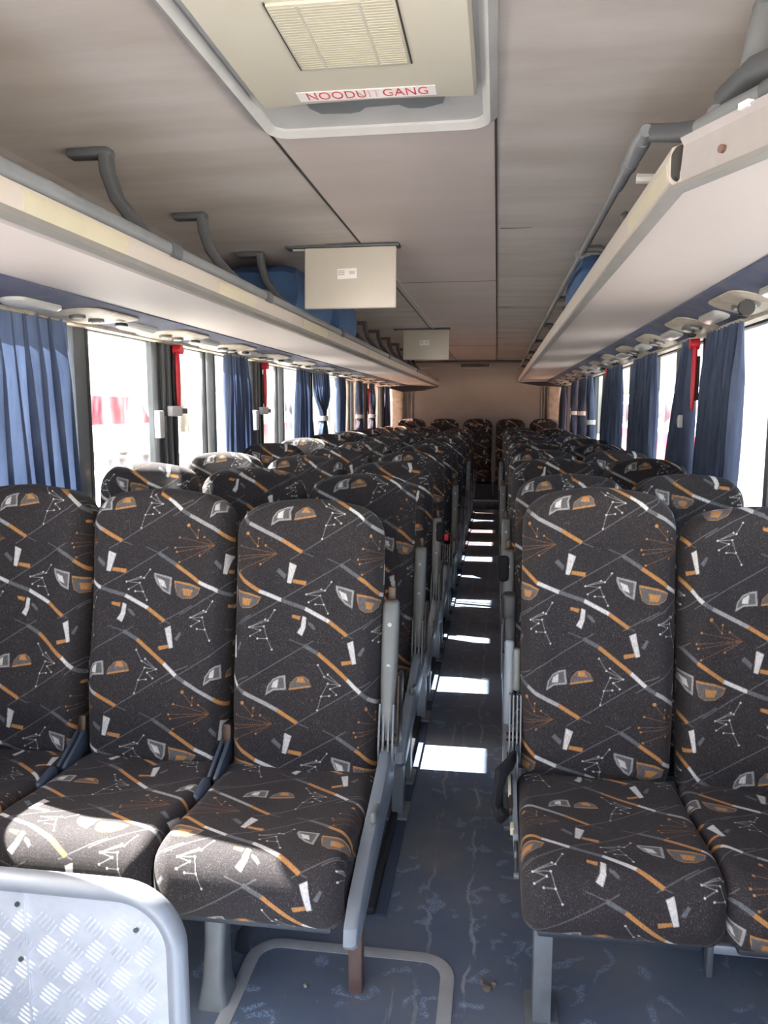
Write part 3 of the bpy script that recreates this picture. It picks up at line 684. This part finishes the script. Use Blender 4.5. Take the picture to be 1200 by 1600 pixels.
# upper hand rail
mb = MB().mat('grey_rail').tube([(.305, 1.84, 1.985), (.305, 2.2, 1.985)], .0155, 12).tube([(.305, 2.2, 1.985), (.305, 11.5, 1.985)], .0115, 10)
mb.tube([(.305, 1.80, 1.992), (.305, 1.86, 1.99), (.305, 1.98, 1.985)], [.014, .022, .018], 12)
for y in (2.0, 3.1, 5.0, 7.0, 9.0): mb.tube([(.305, y - .02, 1.985), (.305, y + .03, 1.985)], .019, 12)
O2(mb, 'hand_rail')
mb = MB().mat('dark_rail').tube([(.31, 1.84, 2.0), (.36, 1.74, 1.965), (.40, 1.66, 1.945)], .019, 10).tube([(.40, 1.66, 1.945), (.41, 1.52, 1.92), (.36, 1.46, 1.90)], .017, 10)
mb.mat('grey_trim').tube([(.32, 2.0, 1.95), (.43, 1.99, 1.94), (.46, 1.9, 1.86)], .012, 8); O2(mb, 'rail_arm')
for y in (3.0, 4.3, 5.6, 6.9, 8.2, 9.5, 10.8):
    mb = MB().mat('dark_rail').tube([(.308, y, 1.985), (.36, y, 1.985), (.45, y, 1.94), (.50, y, 1.84)], .014, 8); mb.box((.47, y, 2.05), (.03, .04, .13), rot=(0, R(-30), 0), bev=.008); O2(mb, 'bracket')
mb = MB().mat('dark_rail').tube([(.415, 1.63, 1.972), (.415, 1.59, 1.975), (.425, 1.45, 1.965), (.46, 1.28, 1.93), (.50, 1.15, 1.89)], [.016, .028, .031, .031, .03], 14, (1, .8))
mb.mat('grey_rail').tube([(.435, 1.53, 1.985), (.445, 1.54, 2.03), (.455, 1.55, 2.08), (.47, 1.56, 2.115)], [.026, .024, .024, .028], 12, (1, .8)).box((.50, 1.56, 2.12), (.11, .06, .02), bev=.006); tag(O2(mb, 'front_bracket'), 'dark curved grip bracket')
O2(MB().mat('post_dark').prism([(.31, 1.79), (.92, 1.80), (.92, 1.73), (.6, 1.74)], 'y', 11.45, 11.62), 'end_cap')
# valances over the windows with service panels
for side in ('left', 'right'):
    L_ = side == 'left'
    xi, zi, xo, zo = (-1.30, 1.748, -1.60, 1.738) if L_ else (.70, 1.797, .925, 1.740)
    y0 = .3
    v_ = empty('valance', ((xi + xo) / 2, y0, zi)); tag(v_, 'blue cloth valance strip between %s rack and window tops' % side, 'valance')
    loc = (-(xi + xo) / 2, -y0, -zi)
    mb = MB().mat('valance'); pts = [(xi, zi + .002), (xi * .7 + xo * .3, zi - .004 + (zo - zi) * .3), (xi * .35 + xo * .65, zo * .65 + zi * .35 - .008), (xo, zo - .004), (xo, zo + .03), (xi, zi + .02)]
    mb.prism(pts, 'y', y0, 11.7); mb.build('cloth_panel', parent=v_, smooth=False, loc=loc)
    s_ = -1 if L_ else 1
    MB().mat('ivory').prism([(xo + s_ * .012, zo - .022), (xo - s_ * .02, zo - .018), (xo - s_ * .022, zo + .004), (xo + s_ * .012, zo + .004)], 'y', y0, 11.7).build('curtain_rail', parent=v_, loc=loc)
    ang = math.atan2(zo - zi, xo - xi); slope = (zo - zi) / (xo - xi)
    for k_ in range(12):
        yc = (2.67 if L_ else 2.83) + .73 * k_
        if yc > 11.3: break
        xm = xi * .45 + xo * .55; zm = zi + slope * (xm - xi) - .012
        wx = abs(xo - xi) * .80; rot = (0, -math.atan(slope), 0)
        sp = empty('service_panel', (xm, yc, zm)); rowt = NUM[k_]
        tag(sp, 'ivory passenger service panel with vents above the %s windows, %s from the front' % (side, rowt), 'service panel', 'service panels under the %s rack' % side)
        pl = MB().mat('ivory')
        o_ = rrect(wx, .37, .07, 5); i_ = rrect(wx * .86, .32, .06, 5)
        pl.loft([[(x, y, .008) for x, y in o_], [(x, y, .003) for x, y in o_], [(x, y, -.003) for x, y in i_]])
        q = pl.build('panel', parent=sp); q.rotation_euler = rot
        for dy in (-.09, .04):
            vb = MB().mat('dark_rail').tube([(0, dy, -.004), (0, dy, -.013)], .028, 16).mat('grey_trim').tube([(0, dy, -.012), (0, dy, -.017)], .017, 12)
            if wx > .2: pass
            q = vb.build('air_vent', parent=sp); q.rotation_euler = rot
        q = MB().mat('black').box((wx * .22, .13, -.014), (.03, .05, .012), bev=.004).build('switch', parent=sp); q.rotation_euler = rot
        rl = MB().mat('lens'); o_ = rrect(wx * .36, .26, wx * .17, 6); i_ = rrect(wx * .28, .23, wx * .13, 6)
        rl.loft([[(x, y, .004) for x, y in o_], [(x, y, -.008) for x, y in o_], [(x, y, -.016) for x, y in i_]])
        rl_o = rl.build('reading_light', loc=(xm - s_ * .0, yc - .36, zm + .004)); rl_o.rotation_euler = rot
        tag(rl_o, 'frosted oval light above the %s windows, %s from the front' % (side, rowt), 'light', 'oval lights under the %s rack' % side)
# dangling knob on the right valance
mb = MB().mat('black').tube([(0, 0, .03), (0, 0, 0)], .004, 8).tube([(0, -.008, -.022), (0, .008, -.022)], .026, 18)
o_ = mb.build('speaker_knob', loc=(.80, 2.72, 1.752)); tag(o_, 'small black round knob hanging under the right service panels', 'knob')

# ================================================================= ROOF HATCH
h = empty('roof_hatch', (-.3185, 1.5, ZC)); tag(h, 'beige emergency roof hatch with handle recess in the ceiling', 'roof hatch')
OH = lambda b, n, p=None: b.build(n, parent=p or h, loc=(.3185, -1.5, -ZC))
mb = MB().mat('grey_trim'); frame_rr(mb, -.625, -.012, .90, 2.115, .075, .036, ZC + .02, ZC - .022, 8); OH(mb, 'rim')
mb = MB().mat('grey_trim')
o_ = rrect(.545, 1.15, .05, 6, -.3185, 1.5075); i_ = rrect(.50, 1.06, .04, 6, -.3185, 1.49)
mb.loft([[(x, y, ZC - .003) for x, y in o_], [(x, y, ZC + .01) for x, y in o_], [(x, y, ZC + .035) for x, y in i_], [(x, y, ZC + .06) for x, y in i_]]); OH(mb, 'inner_tray')
mb = MB().mat('hatch'); 
cov = [(-.562, .95), (-.058, .95), (-.058, 1.86), (-.14, 1.852), (-.3, 1.845), (-.46, 1.852), (-.562, 1.868)]
ci = [(-.555, .96), (-.065, .96), (-.065, 1.853), (-.14, 1.845), (-.3, 1.838), (-.46, 1.845), (-.555, 1.86)]
mb.loft([[(x, y, ZC + .01) for x, y in cov], [(x, y, ZC - .026) for x, y in cov], [(x, y, ZC - .033) for x, y in ci]]); cv = OH(mb, 'cover')
mb = MB().mat('lens'); zz = ZC - .033
M['lens_yellow'] = plain('aged_lamp_lens', srgb(190, 184, 166), .4, dirt=.25, dscale=9, dirtcol=srgb(180, 172, 148))
mb = MB().mat('lens_yellow').box((-.301, 1.53, zz - .002), (.228, .262, .008), bev=.003)
for i in range(26): mb.box((-.301, 1.41 + i * .0096, zz - .0061), (.218, .005, .0012))
mb.mat('hatch').box((-.36, 1.53, zz - .0064), (.005, .25, .0012)); mb.box((-.25, 1.53, zz - .0064), (.005, .25, .0012))
mb.mat('seam').box((-.4165, 1.53, zz - .001), (.003, .27, .004)).box((-.1855, 1.53, zz - .001), (.003, .27, .004)); tag(OH(mb, 'lamp_lens', None), 'yellowed ribbed lamp lens')
mb = MB().mat('grey_rail')
rc_ = [(-.465, 1.85), (-.46, 1.92), (-.44, 1.955), (-.37, 1.962), (-.345, 1.955), (-.325, 1.93), (-.245, 1.925), (-.225, 1.95), (-.19, 1.955), (-.14, 1.93), (-.125, 1.85), (-.29, 1.842)]
mb.prism(rc_, 'z', ZC - .016, ZC + .01); tag(OH(mb, 'handle_recess'), 'dark grey handle recess')
st = MB().mat('sticker').box((0, 0, 0), (.312, .050, .0012)); sto = st.build('exit_sticker', parent=h, loc=(-.303 + .3185, 1.803 - 1.5, -.0342)); sto.rotation_euler = (0, 0, R(.5)); tag(sto, 'white sticker with red letters NOODUITGANG')
def text_mesh(txt, size, mat, name, parent, loc, rot, sx=1.0, ext=.0004):
    cu = bpy.data.curves.new(name, 'FONT'); cu.body = txt; cu.size = size; cu.extrude = ext; cu.align_x = 'LEFT'; cu.align_y = 'CENTER'; cu.space_character = 1.05
    t = bpy.data.objects.new('tmp', cu); COL.objects.link(t); bpy.context.view_layer.update()
    me = bpy.data.meshes.new_from_object(t.evaluated_get(bpy.context.evaluated_depsgraph_get())); w = t.dimensions.x
    bpy.data.objects.remove(t); bpy.data.curves.remove(cu)
    me.materials.clear(); me.materials.append(M[mat]); o = bpy.data.objects.new(name, me); COL.objects.link(o); o.parent = parent; o.location = loc; o.rotation_euler = rot; o.scale = (sx, 1, 1)
    return o, w * sx
# seen from below, looking towards the rear: text runs +x, its up direction points to the front (-y) -> rotate about x by 180
x = -.137
for txt, mt in (('NOODU', 'red_ink'), ('IT', 'pale_ink'), ('GANG', 'red_ink')):
    o_, w = text_mesh(txt, .056, mt, 'lettering', sto, (x, 0, -.0008), (R(180), 0, 0), .62); x += w + .006
MB().mat('grey_ink').box((-.012, .0, -.0012), (.002, .034, .0004), rot=(0, 0, R(-25))).build('scratch_mark', parent=sto)

# ================================================================= FLIP-DOWN MONITORS
def monitor(loc, label, tilt=-4):
    m = empty('flip_down_monitor', loc); tag(m, label, 'monitor', 'monitors hanging from the ceiling')
    b = MB().mat('monitor').box((0, 0, -.152), (.415, .026, .268), bev=.006, seg=3); b = b.build('screen_back', parent=m); b.rotation_euler = (R(tilt), 0, 0)
    MB().mat('sticker').box((.0, 0, 0), (.088, .0015, .045), rot=(0, R(-2), 0)).build('sticker', parent=b, loc=(-.012, -.0138, -.135))
    mb = MB().mat('grey_ink')
    for i in range(3): mb.box((-.026, -.0148, .012 - i * .008), (.03, .0004, .003))
    for i in range(7): mb.box((.012 + i * .0035, -.0148, .004), (.0018, .0004, .014))
    mb.build('lettering', parent=b, loc=(-.012, 0, -.135))
    mb = MB().mat('dark_rail').box((-.04, .03, -.008), (.52, .075, .016), bev=.006); mb.mat('monitor').box((-.05, .035, -.018), (.44, .05, .012), bev=.005)  # mount plate; its dark left overhang stands in for shadow beside the screen
    mb.build('mount_and_shadow', parent=m)
monitor((-.662, 3.50, ZC), 'beige monitor seen from the back, nearer one hanging from ceiling')
monitor((-.652, 7.12, ZC), 'beige monitor seen from the back, farther one hanging from ceiling')

# ================================================================= THINGS IN THE RACKS
def bundle(loc, size, label, rz=0, seed=1):
    rn = random.Random(seed); bm = bmesh.new(); bmesh.ops.create_cube(bm, size=1)
    bmesh.ops.subdivide_edges(bm, edges=bm.edges[:], cuts=5, use_grid_fill=True)
    for v in bm.verts:
        p = v.co.copy(); q = p.normalized() * .62; v.co = p.lerp(q, .35)
        v.co += Vector((math.sin(p.y * 11 + seed), math.sin(p.z * 9 + 2), math.sin(p.x * 10 + p.y * 7 + seed))) * .025
    bmesh.ops.scale(bm, vec=size, verts=bm.verts); mb = MB().mat('blue_cloth').bm(bm); o = mb.build('cloth_bundle', loc=loc); o.rotation_euler[2] = rz
    tag(o, label, 'bundle', 'blue cloth bundles in the racks'); return o
bundle((-1.13, 4.05, 1.965), (.36, .8, .24), 'blue cloth bundle on the left rack behind the nearer monitor', seed=2)
bundle((-1.10, 4.95, 1.955), (.32, .6, .22), 'blue cloth bundle on the left rack, farther one', seed=5)
bundle((.46, 3.85, 1.96), (.24, .75, .2), 'blue cloth bundle on the right rack behind the hand rail', seed=8)

# ================================================================= CURTAINS
def curtain(side, t0, t1, b0, b1, label, waist=None, folds=9, seed=0, zb=None, ztie=1.32):
    rn = random.Random(seed); L_ = side == 'left'; X = (XL + .022) if L_ else (XR - .035); sg = 1 if L_ else -1
    nz, ny = 34, folds * 10; V = []; zt = WTOP - .012 + (0 if L_ else .0); zb = SILL - .08 if zb is None else zb
    ph = [rn.uniform(-.5, .5) for _ in range(folds + 1)]
    for i in range(nz + 1):
        f = i / nz; z = zt + (zb - zt) * f
        a = t0 + (b0 - t0) * f ** 1.2; b = t1 + (b1 - t1) * f ** 1.2
        if waist:
            w = math.exp(-((z - ztie) / .13) ** 2); c0, c1 = waist; a += (c0 - a) * w; b += (c1 - b) * w
        wd = b - a
        for j in range(ny + 1):
            g = j / ny; q = g * folds; k_ = int(min(q, folds - .001)); pz = ph[k_] * (1 - (q - k_)) + ph[k_ + 1] * (q - k_)
            amp = .020 + .012 * math.sin(3 * f + pz * 4); amp *= .55 + .45 * min(1, f * 4)
            ang = 2 * math.pi * q + pz * 1.4 + .5 * math.sin(f * 2.6 + pz * 5)
            V.append((X + sg * (.022 + amp * math.sin(ang)) , a + wd * (g + .22 / folds * math.sin(ang * 1 + 1.2)), z + .003 * math.sin(ang)))
    n = ny + 1; F = [(i * n + j, i * n + j + 1, (i + 1) * n + j + 1, (i + 1) * n + j) for i in range(nz) for j in range(ny)]
    c = Vector(((X), (t0 + t1) / 2, zt)); mb = MB().mat('curtain'); mb.add([tuple(Vector(v) - c) for v in V], F)
    o = mb.build('window_curtain', loc=c)
    tag(o, label, 'curtain', 'blue curtains on the %s side' % side)
    if waist:
        w = empty('curtain_tieback', (X + sg * .03, sum(waist) / 2, ztie)); 
        bpy.data.objects.remove(w)
        wd = waist[1] - waist[0]
        q = MB().mat('tie').loft([[(p[0] + sg * .025, p[1], zz_) for p in rrect(.075, wd + .03, .03, 6)] for zz_ in (-.022, .022)]).build('tieback', parent=o, loc=(0, sum(waist) / 2 - c.y, ztie - c.z)); tag(q, 'white tieback band')
    return o
curtain('left', 1.74, 2.72, 1.72, 2.80, 'wide blue curtain at the left window beside the front row', folds=13, seed=1)
curtain('left', 4.40, 4.83, 4.36, 4.93, 'blue curtain hanging at the second left window pillar', folds=7, seed=2)
curtain('left', 6.05, 6.46, 5.88, 6.70, 'flared blue curtain left of the tied curtain on the left side', folds=6, seed=3)
curtain('left', 6.60, 7.18, 6.84, 7.26, 'blue curtain tied with a white band on the left side', waist=(6.92, 7.02), folds=7, seed=4)
curtain('left', 7.62, 7.98, 7.6, 8.02, 'narrow blue curtain beyond the tied curtain on the left side', folds=5, seed=5)
curtain('left', 8.74, 9.05, 8.62, 9.10, 'dark blue curtain, third from the rear on the left side', waist=(8.82, 9.0), folds=5, seed=6)
curtain('left', 9.60, 10.0, 9.62, 10.05, 'dark blue curtain, second from the rear on the left side', waist=(9.75, 9.9), folds=5, seed=7)
curtain('left', 11.05, 11.45, 10.9, 11.45, 'last blue curtain on the left side by the rear wall', folds=5, seed=8)
curtain('right', 3.06, 3.50, 3.08, 3.72, 'wide blue curtain at the right window beside the second row', folds=9, seed=11)
curtain('right', 3.80, 4.00, 3.74, 4.30, 'blue curtain pulled slanting behind the red hammer on the right', folds=6, seed=12)
curtain('right', 4.62, 5.35, 4.58, 5.5, 'broad blue curtain hanging between two right window posts', folds=9, seed=13)
curtain('right', 5.85, 6.70, 5.85, 6.95, 'broad dark blue curtain left of the knotted ones on the right', folds=8, seed=14)
curtain('right', 7.55, 7.95, 7.4, 7.9, 'blue curtain knotted low, nearest of the knotted ones', waist=(7.55, 7.66), folds=5, seed=15, ztie=1.28)
curtain('right', 8.15, 8.75, 8.2, 8.7, 'blue curtain knotted low, second of the knotted ones', waist=(8.4, 8.52), folds=5, seed=16, ztie=1.36)
curtain('right', 9.0, 9.6, 9.1, 9.6, 'blue curtain knotted low, third of the knotted ones', waist=(9.3, 9.42), folds=5, seed=17, ztie=1.36)
curtain('right', 10.6, 11.2, 10.6, 11.3, 'last blue curtain on the right side by the rear wall', folds=6, seed=18)
# curtain clips and window catches
def catch(x, y, z, label, flip=1, size=(.03, .12, .05)):
    e = empty('window_catch', (x, y, z)); tag(e, label, 'catch', 'window catches')
    MB().mat('tie').box((0, -.02, 0), (size[0], size[1] * .6, size[2]), bev=.006, seg=3).build('handle', parent=e)
    MB().mat('steel').box((0, size[1] * .38, 0), (size[0] * .8, size[1] * .35, size[2] * .6), bev=.005).build('latch', parent=e)
catch(-1.575, 3.66, 1.392, 'white window catch below the nearest red hammer on the left', size=(.03, .20, .05))
catch(-1.585, 3.50, 1.33, 'tall white window catch on the nearest left pillar', size=(.03, .08, .13))
catch(-1.575, 5.13, 1.392, 'white window catch below the second red hammer on the left', size=(.03, .22, .05))
catch(-1.585, 4.985, 1.33, 'tall white window catch on the second left pillar', size=(.03, .08, .13))
catch(.86, 3.83, 1.345, 'white window catch between the two near curtains on the right', size=(.03, .05, .06))
def hammer(x, y, z, label):
    e = empty('emergency_hammer', (x, y, z)); tag(e, label, 'hammer', 'red emergency hammers'); s_ = 1 if x < 0 else -1
    MB().mat('red').tube([(0, 0, .10), (0, 0, .04), (0, 0, -.08), (0, 0, -.17), (0, 0, -.19)], [.014, .017, .017, .012, .006], 12, (.7, 1.15)).build('handle', parent=e)
    MB().mat('red').tube([(-.018 * s_, .012, .115), (.022 * s_, .012, .115)], [.026, .023], 16).build('head', parent=e)
    MB().mat('post_dark').box((-.014 * s_, 0, -.04), (.01, .05, .2), bev=.003).build('holder', parent=e)
hammer(-1.58, 3.70, 1.58, 'red emergency hammer on the nearest left window pillar')
hammer(-1.58, 5.17, 1.58, 'red emergency hammer on the second left window pillar')
hammer(-1.58, 9.50, 1.52, 'red emergency hammer on the farthest left pillar')
hammer(.885, 3.72, 1.58, 'red emergency hammer between the two near curtains on the right')
hammer(.89, 6.60, 1.66, 'red emergency hammer mostly behind curtains farther down the right')

# ================================================================= FLOOR THINGS
fh = empty('floor_hatch', (-.345, 1.33, 0)); tag(fh, 'rounded floor hatch with pale metal rim under the front left seats', 'floor hatch')
mb = MB().mat('trim_metal'); frame_rr(mb, -.612, -.078, .85, 1.815, .085, .034, 0, .011, 9); mb.build('rim', parent=fh, loc=(.345, -1.33, 0))
o_ = rrect(.48, .91, .06, 8, -.345, 1.3325)
MB().mat('floor').loft([[(x, y, 0) for x, y in o_], [(x, y, .006) for x, y in o_]]).build('lid', parent=fh, loc=(.345, -1.33, 0))
mb = MB().mat('dirt'); rn = random.Random(4)
for (x, y, r) in ((.003, 1.72, .012), (.018, 1.735, .009), (-.01, 1.74, .007)):
    mb.tube([(x, y, 0), (x, y, .006), (x, y, .009)], [r, r * .8, r * .3], 9)
tag(mb.build('dirt_clump'), 'small clump of dry dirt on the aisle floor', 'dirt')
o_ = MB().mat('ivory').box((-.435, 1.655, .010), (.008, .010, .006), rot=(0, 0, .5), bev=.002).build('paper_scrap'); tag(o_, 'tiny cream scrap lying on the floor hatch lid', 'scrap')
o_ = MB().mat('trim_metal').box((.715, 1.85, .075), (.35, .022, .026), bev=.006).mat('leg_grey').box((.548, 1.85, .06), (.016, .03, .12), bev=.004).box((.88, 1.85, .06), (.016, .03, .12), bev=.004).build('footrest_bar'); tag(o_, 'low grey steel bar on floor under right front window seat', 'bar')
# guard panel of checker plate in front of the left seats
gp = empty('guard_panel', (-1.05, 1.30, 0)); tag(gp, 'checker plate guard panel with padded grey rim before the left seats', 'guard panel')
xr, zt, rc = -.612, .455, .115
mb = MB().mat('plate')
pts = [(-1.62, 0), (xr, 0)] + [(xr - rc + rc * math.cos(a), zt - rc + rc * math.sin(a)) for a in [R(90 * i / 10) for i in range(11)]] + [(-1.62, zt)]
mb.prism(pts, 'y', 1.30, 1.312)
mb.box((-.915, 1.297, .225), (.004, .004, .45)); 
def tread(cx, cz, ang):
    d = Vector((math.cos(ang), 0, math.sin(ang))); p = Vector((-d.z, 0, d.x))
    for k_ in range(-2, 3):
        c = Vector((cx, 1.2995, cz)) + p * k_ * .0098; ln = .0205 - .002 * abs(k_)
        ring = []
        for (a, b) in ((-ln, 0), (-ln * .7, .0026), (ln * .7, .0026), (ln, 0), (ln * .7, -.0026), (-ln * .7, -.0026)): ring.append(c + d * a + p * b)
        ridge = [c + Vector((0, -.0028, 0)) - d * ln * .6, c + Vector((0, -.0028, 0)) + d * ln * .6]
        mb.add([tuple(q) for q in ring] + [tuple(q) for q in ridge], [(0, 1, 6), (1, 2, 7, 6), (2, 3, 7), (3, 4, 7), (4, 5, 6, 7), (5, 0, 6)])
for i in range(-2, 30):
    for j in range(0, 13):
        cx = -1.6 + i * .052; cz = .02 + j * .052
        if cx > xr - .03 or cz > zt - .03: continue
        if cx > xr - rc and cz > zt - rc and math.hypot(cx - xr + rc, cz - zt + rc) > rc - .026: continue
        tread(cx, cz, R(50) if (i + j) % 2 else R(-35))
mb.build('checker_plate', parent=gp, smooth=False, loc=(1.05, -1.30, 0))
mb = MB().mat('padded'); path = [(-1.62, 1.305, zt + .012), (-1.3, 1.305, zt + .012), (-.95, 1.305, zt + .012)] + [(xr + .012 - rc + rc * math.cos(a), 1.305, zt + .012 - rc + rc * math.sin(a)) for a in [R(90 - 90 * i / 12) for i in range(13)]] + [(xr + .012, 1.305, .15), (xr + .012, 1.305, .0)]
mb.tube(path, .02, 14, (1.25, 1.0)); mb.build('padded_rim', parent=gp, loc=(1.05, -1.30, 0))
for x, z in ((-.93, .10), (-.93, .30), (-.93, .42), (-.70, .05), (-.68, .39)): MB().mat('steel').tube([(x, 1.299, z), (x, 1.295, z)], .005, 10).build('rivet', parent=gp, loc=(1.05, -1.30, 0))
# ceiling marks
mb = MB().mat('vent_dark')
for i in range(14): mb.box((-.34 + (i - 6.5) * .03, YB - .136, 2.055), (.02, .012, .045))
v_ = mb.build('vent_grille'); tag(v_, 'small dark slotted vent grille at the top of rear wall', 'vent')

# ================================================================= OUTSIDE
g = MB().mat('ground').box((0, 5, -1.25), (160, 160, .1)).build('yard_ground', smooth=False); tag(g, kind='structure')
def vehicle(loc, rz, L, Hh, W_, label, kind):
    e = empty(kind, loc, rz); tag(e, label, 'vehicle', 'vehicles parked outside')
    if kind == 'parked_coach':
        pr = [(-L / 2, .35), (-L / 2 + .02, Hh * .55), (-L / 2 + .28, Hh - .1), (-L / 2 + .5, Hh), (L / 2 - .2, Hh), (L / 2, Hh - .3), (L / 2, .35)]
        MB().mat('bus_white').prism(pr, 'x', -W_ / 2, W_ / 2).build('body', parent=e)
        MB().mat('bus_red').box((0, 0, 1.45), (W_ + .04, L * .96, 1.1), bev=.03).build('side_stripe', parent=e)
        for i in range(7):
            MB().mat('dark_glass').box((0, -L / 2 + 1.4 + i * (L - 2.2) / 7, Hh * .79), (W_ + .03, (L - 2.2) / 7 - .12, Hh * .22), bev=.03).build('window', parent=e)
        wy = (-L * .3, L * .3)
    else:
        pr = [(-L / 2, .45), (-L / 2, 1.5), (-L / 2 + 2.4, 1.78), (-1.4, Hh), (5.3, Hh), (5.7, 1.85), (L / 2, 1.80), (L / 2, .45)]
        MB().mat('bus_white').prism(pr, 'x', -W_ / 2, W_ / 2).build('body', parent=e)
        wn_ = [(-2.6, 1.88), (-1.2, Hh - .12), (5.1, Hh - .12), (5.4, 1.88)]
        MB().mat('maroon_glass').prism(wn_, 'x', -W_ / 2 - .02, W_ / 2 + .02).build('window', parent=e)
        MB().mat('grey_trim').box((0, 0, 1.2), (W_ + .06, L * .97, .12), bev=.02).build('side_trim', parent=e)
        wy = (-L * .31, L * .31)
    for y in wy:
        for sx in (-1, 1):
            MB().mat('tyre').tube([(sx * (W_ / 2 - .2), y, .42), (sx * (W_ / 2 + .03), y, .42)], .42, 24).mat('steel').tube([(sx * (W_ / 2 + .02), y, .42), (sx * (W_ / 2 + .05), y, .42)], .22, 16).build('wheel', parent=e)
vehicle((-20, 37.5, -1.2), R(180), 13, 3.35, 2.5, 'white truck with maroon side window seen through the nearest left window', 'parked_truck')
vehicle((-11, 36, -1.2), R(0), 12, 3.3, 2.5, 'white and red coach parked outside, seen through the farther left windows', 'parked_coach')
vehicle((5.6, 24, -1.2), R(0), 13, 3.1, 2.5, 'white and red coach parked outside beyond the right windows', 'parked_coach')
mb = MB().mat('leaf'); rn = random.Random(9)
bm = bmesh.new()
for i in range(60):
    r = rn.uniform(1.6, 2.6); ret = bmesh.ops.create_icosphere(bm, subdivisions=2, radius=r)
    for v in ret['verts']: v.co = v.co * (1 + rn.uniform(-.12, .12)) + Vector((-38 + rn.uniform(-2, 2), -10 + i * 1.3, -.4))
mb.bm(bm); o_ = mb.build('tree_line'); tag(o_, 'low line of trees far beyond the left windows', 'trees', kind='stuff')
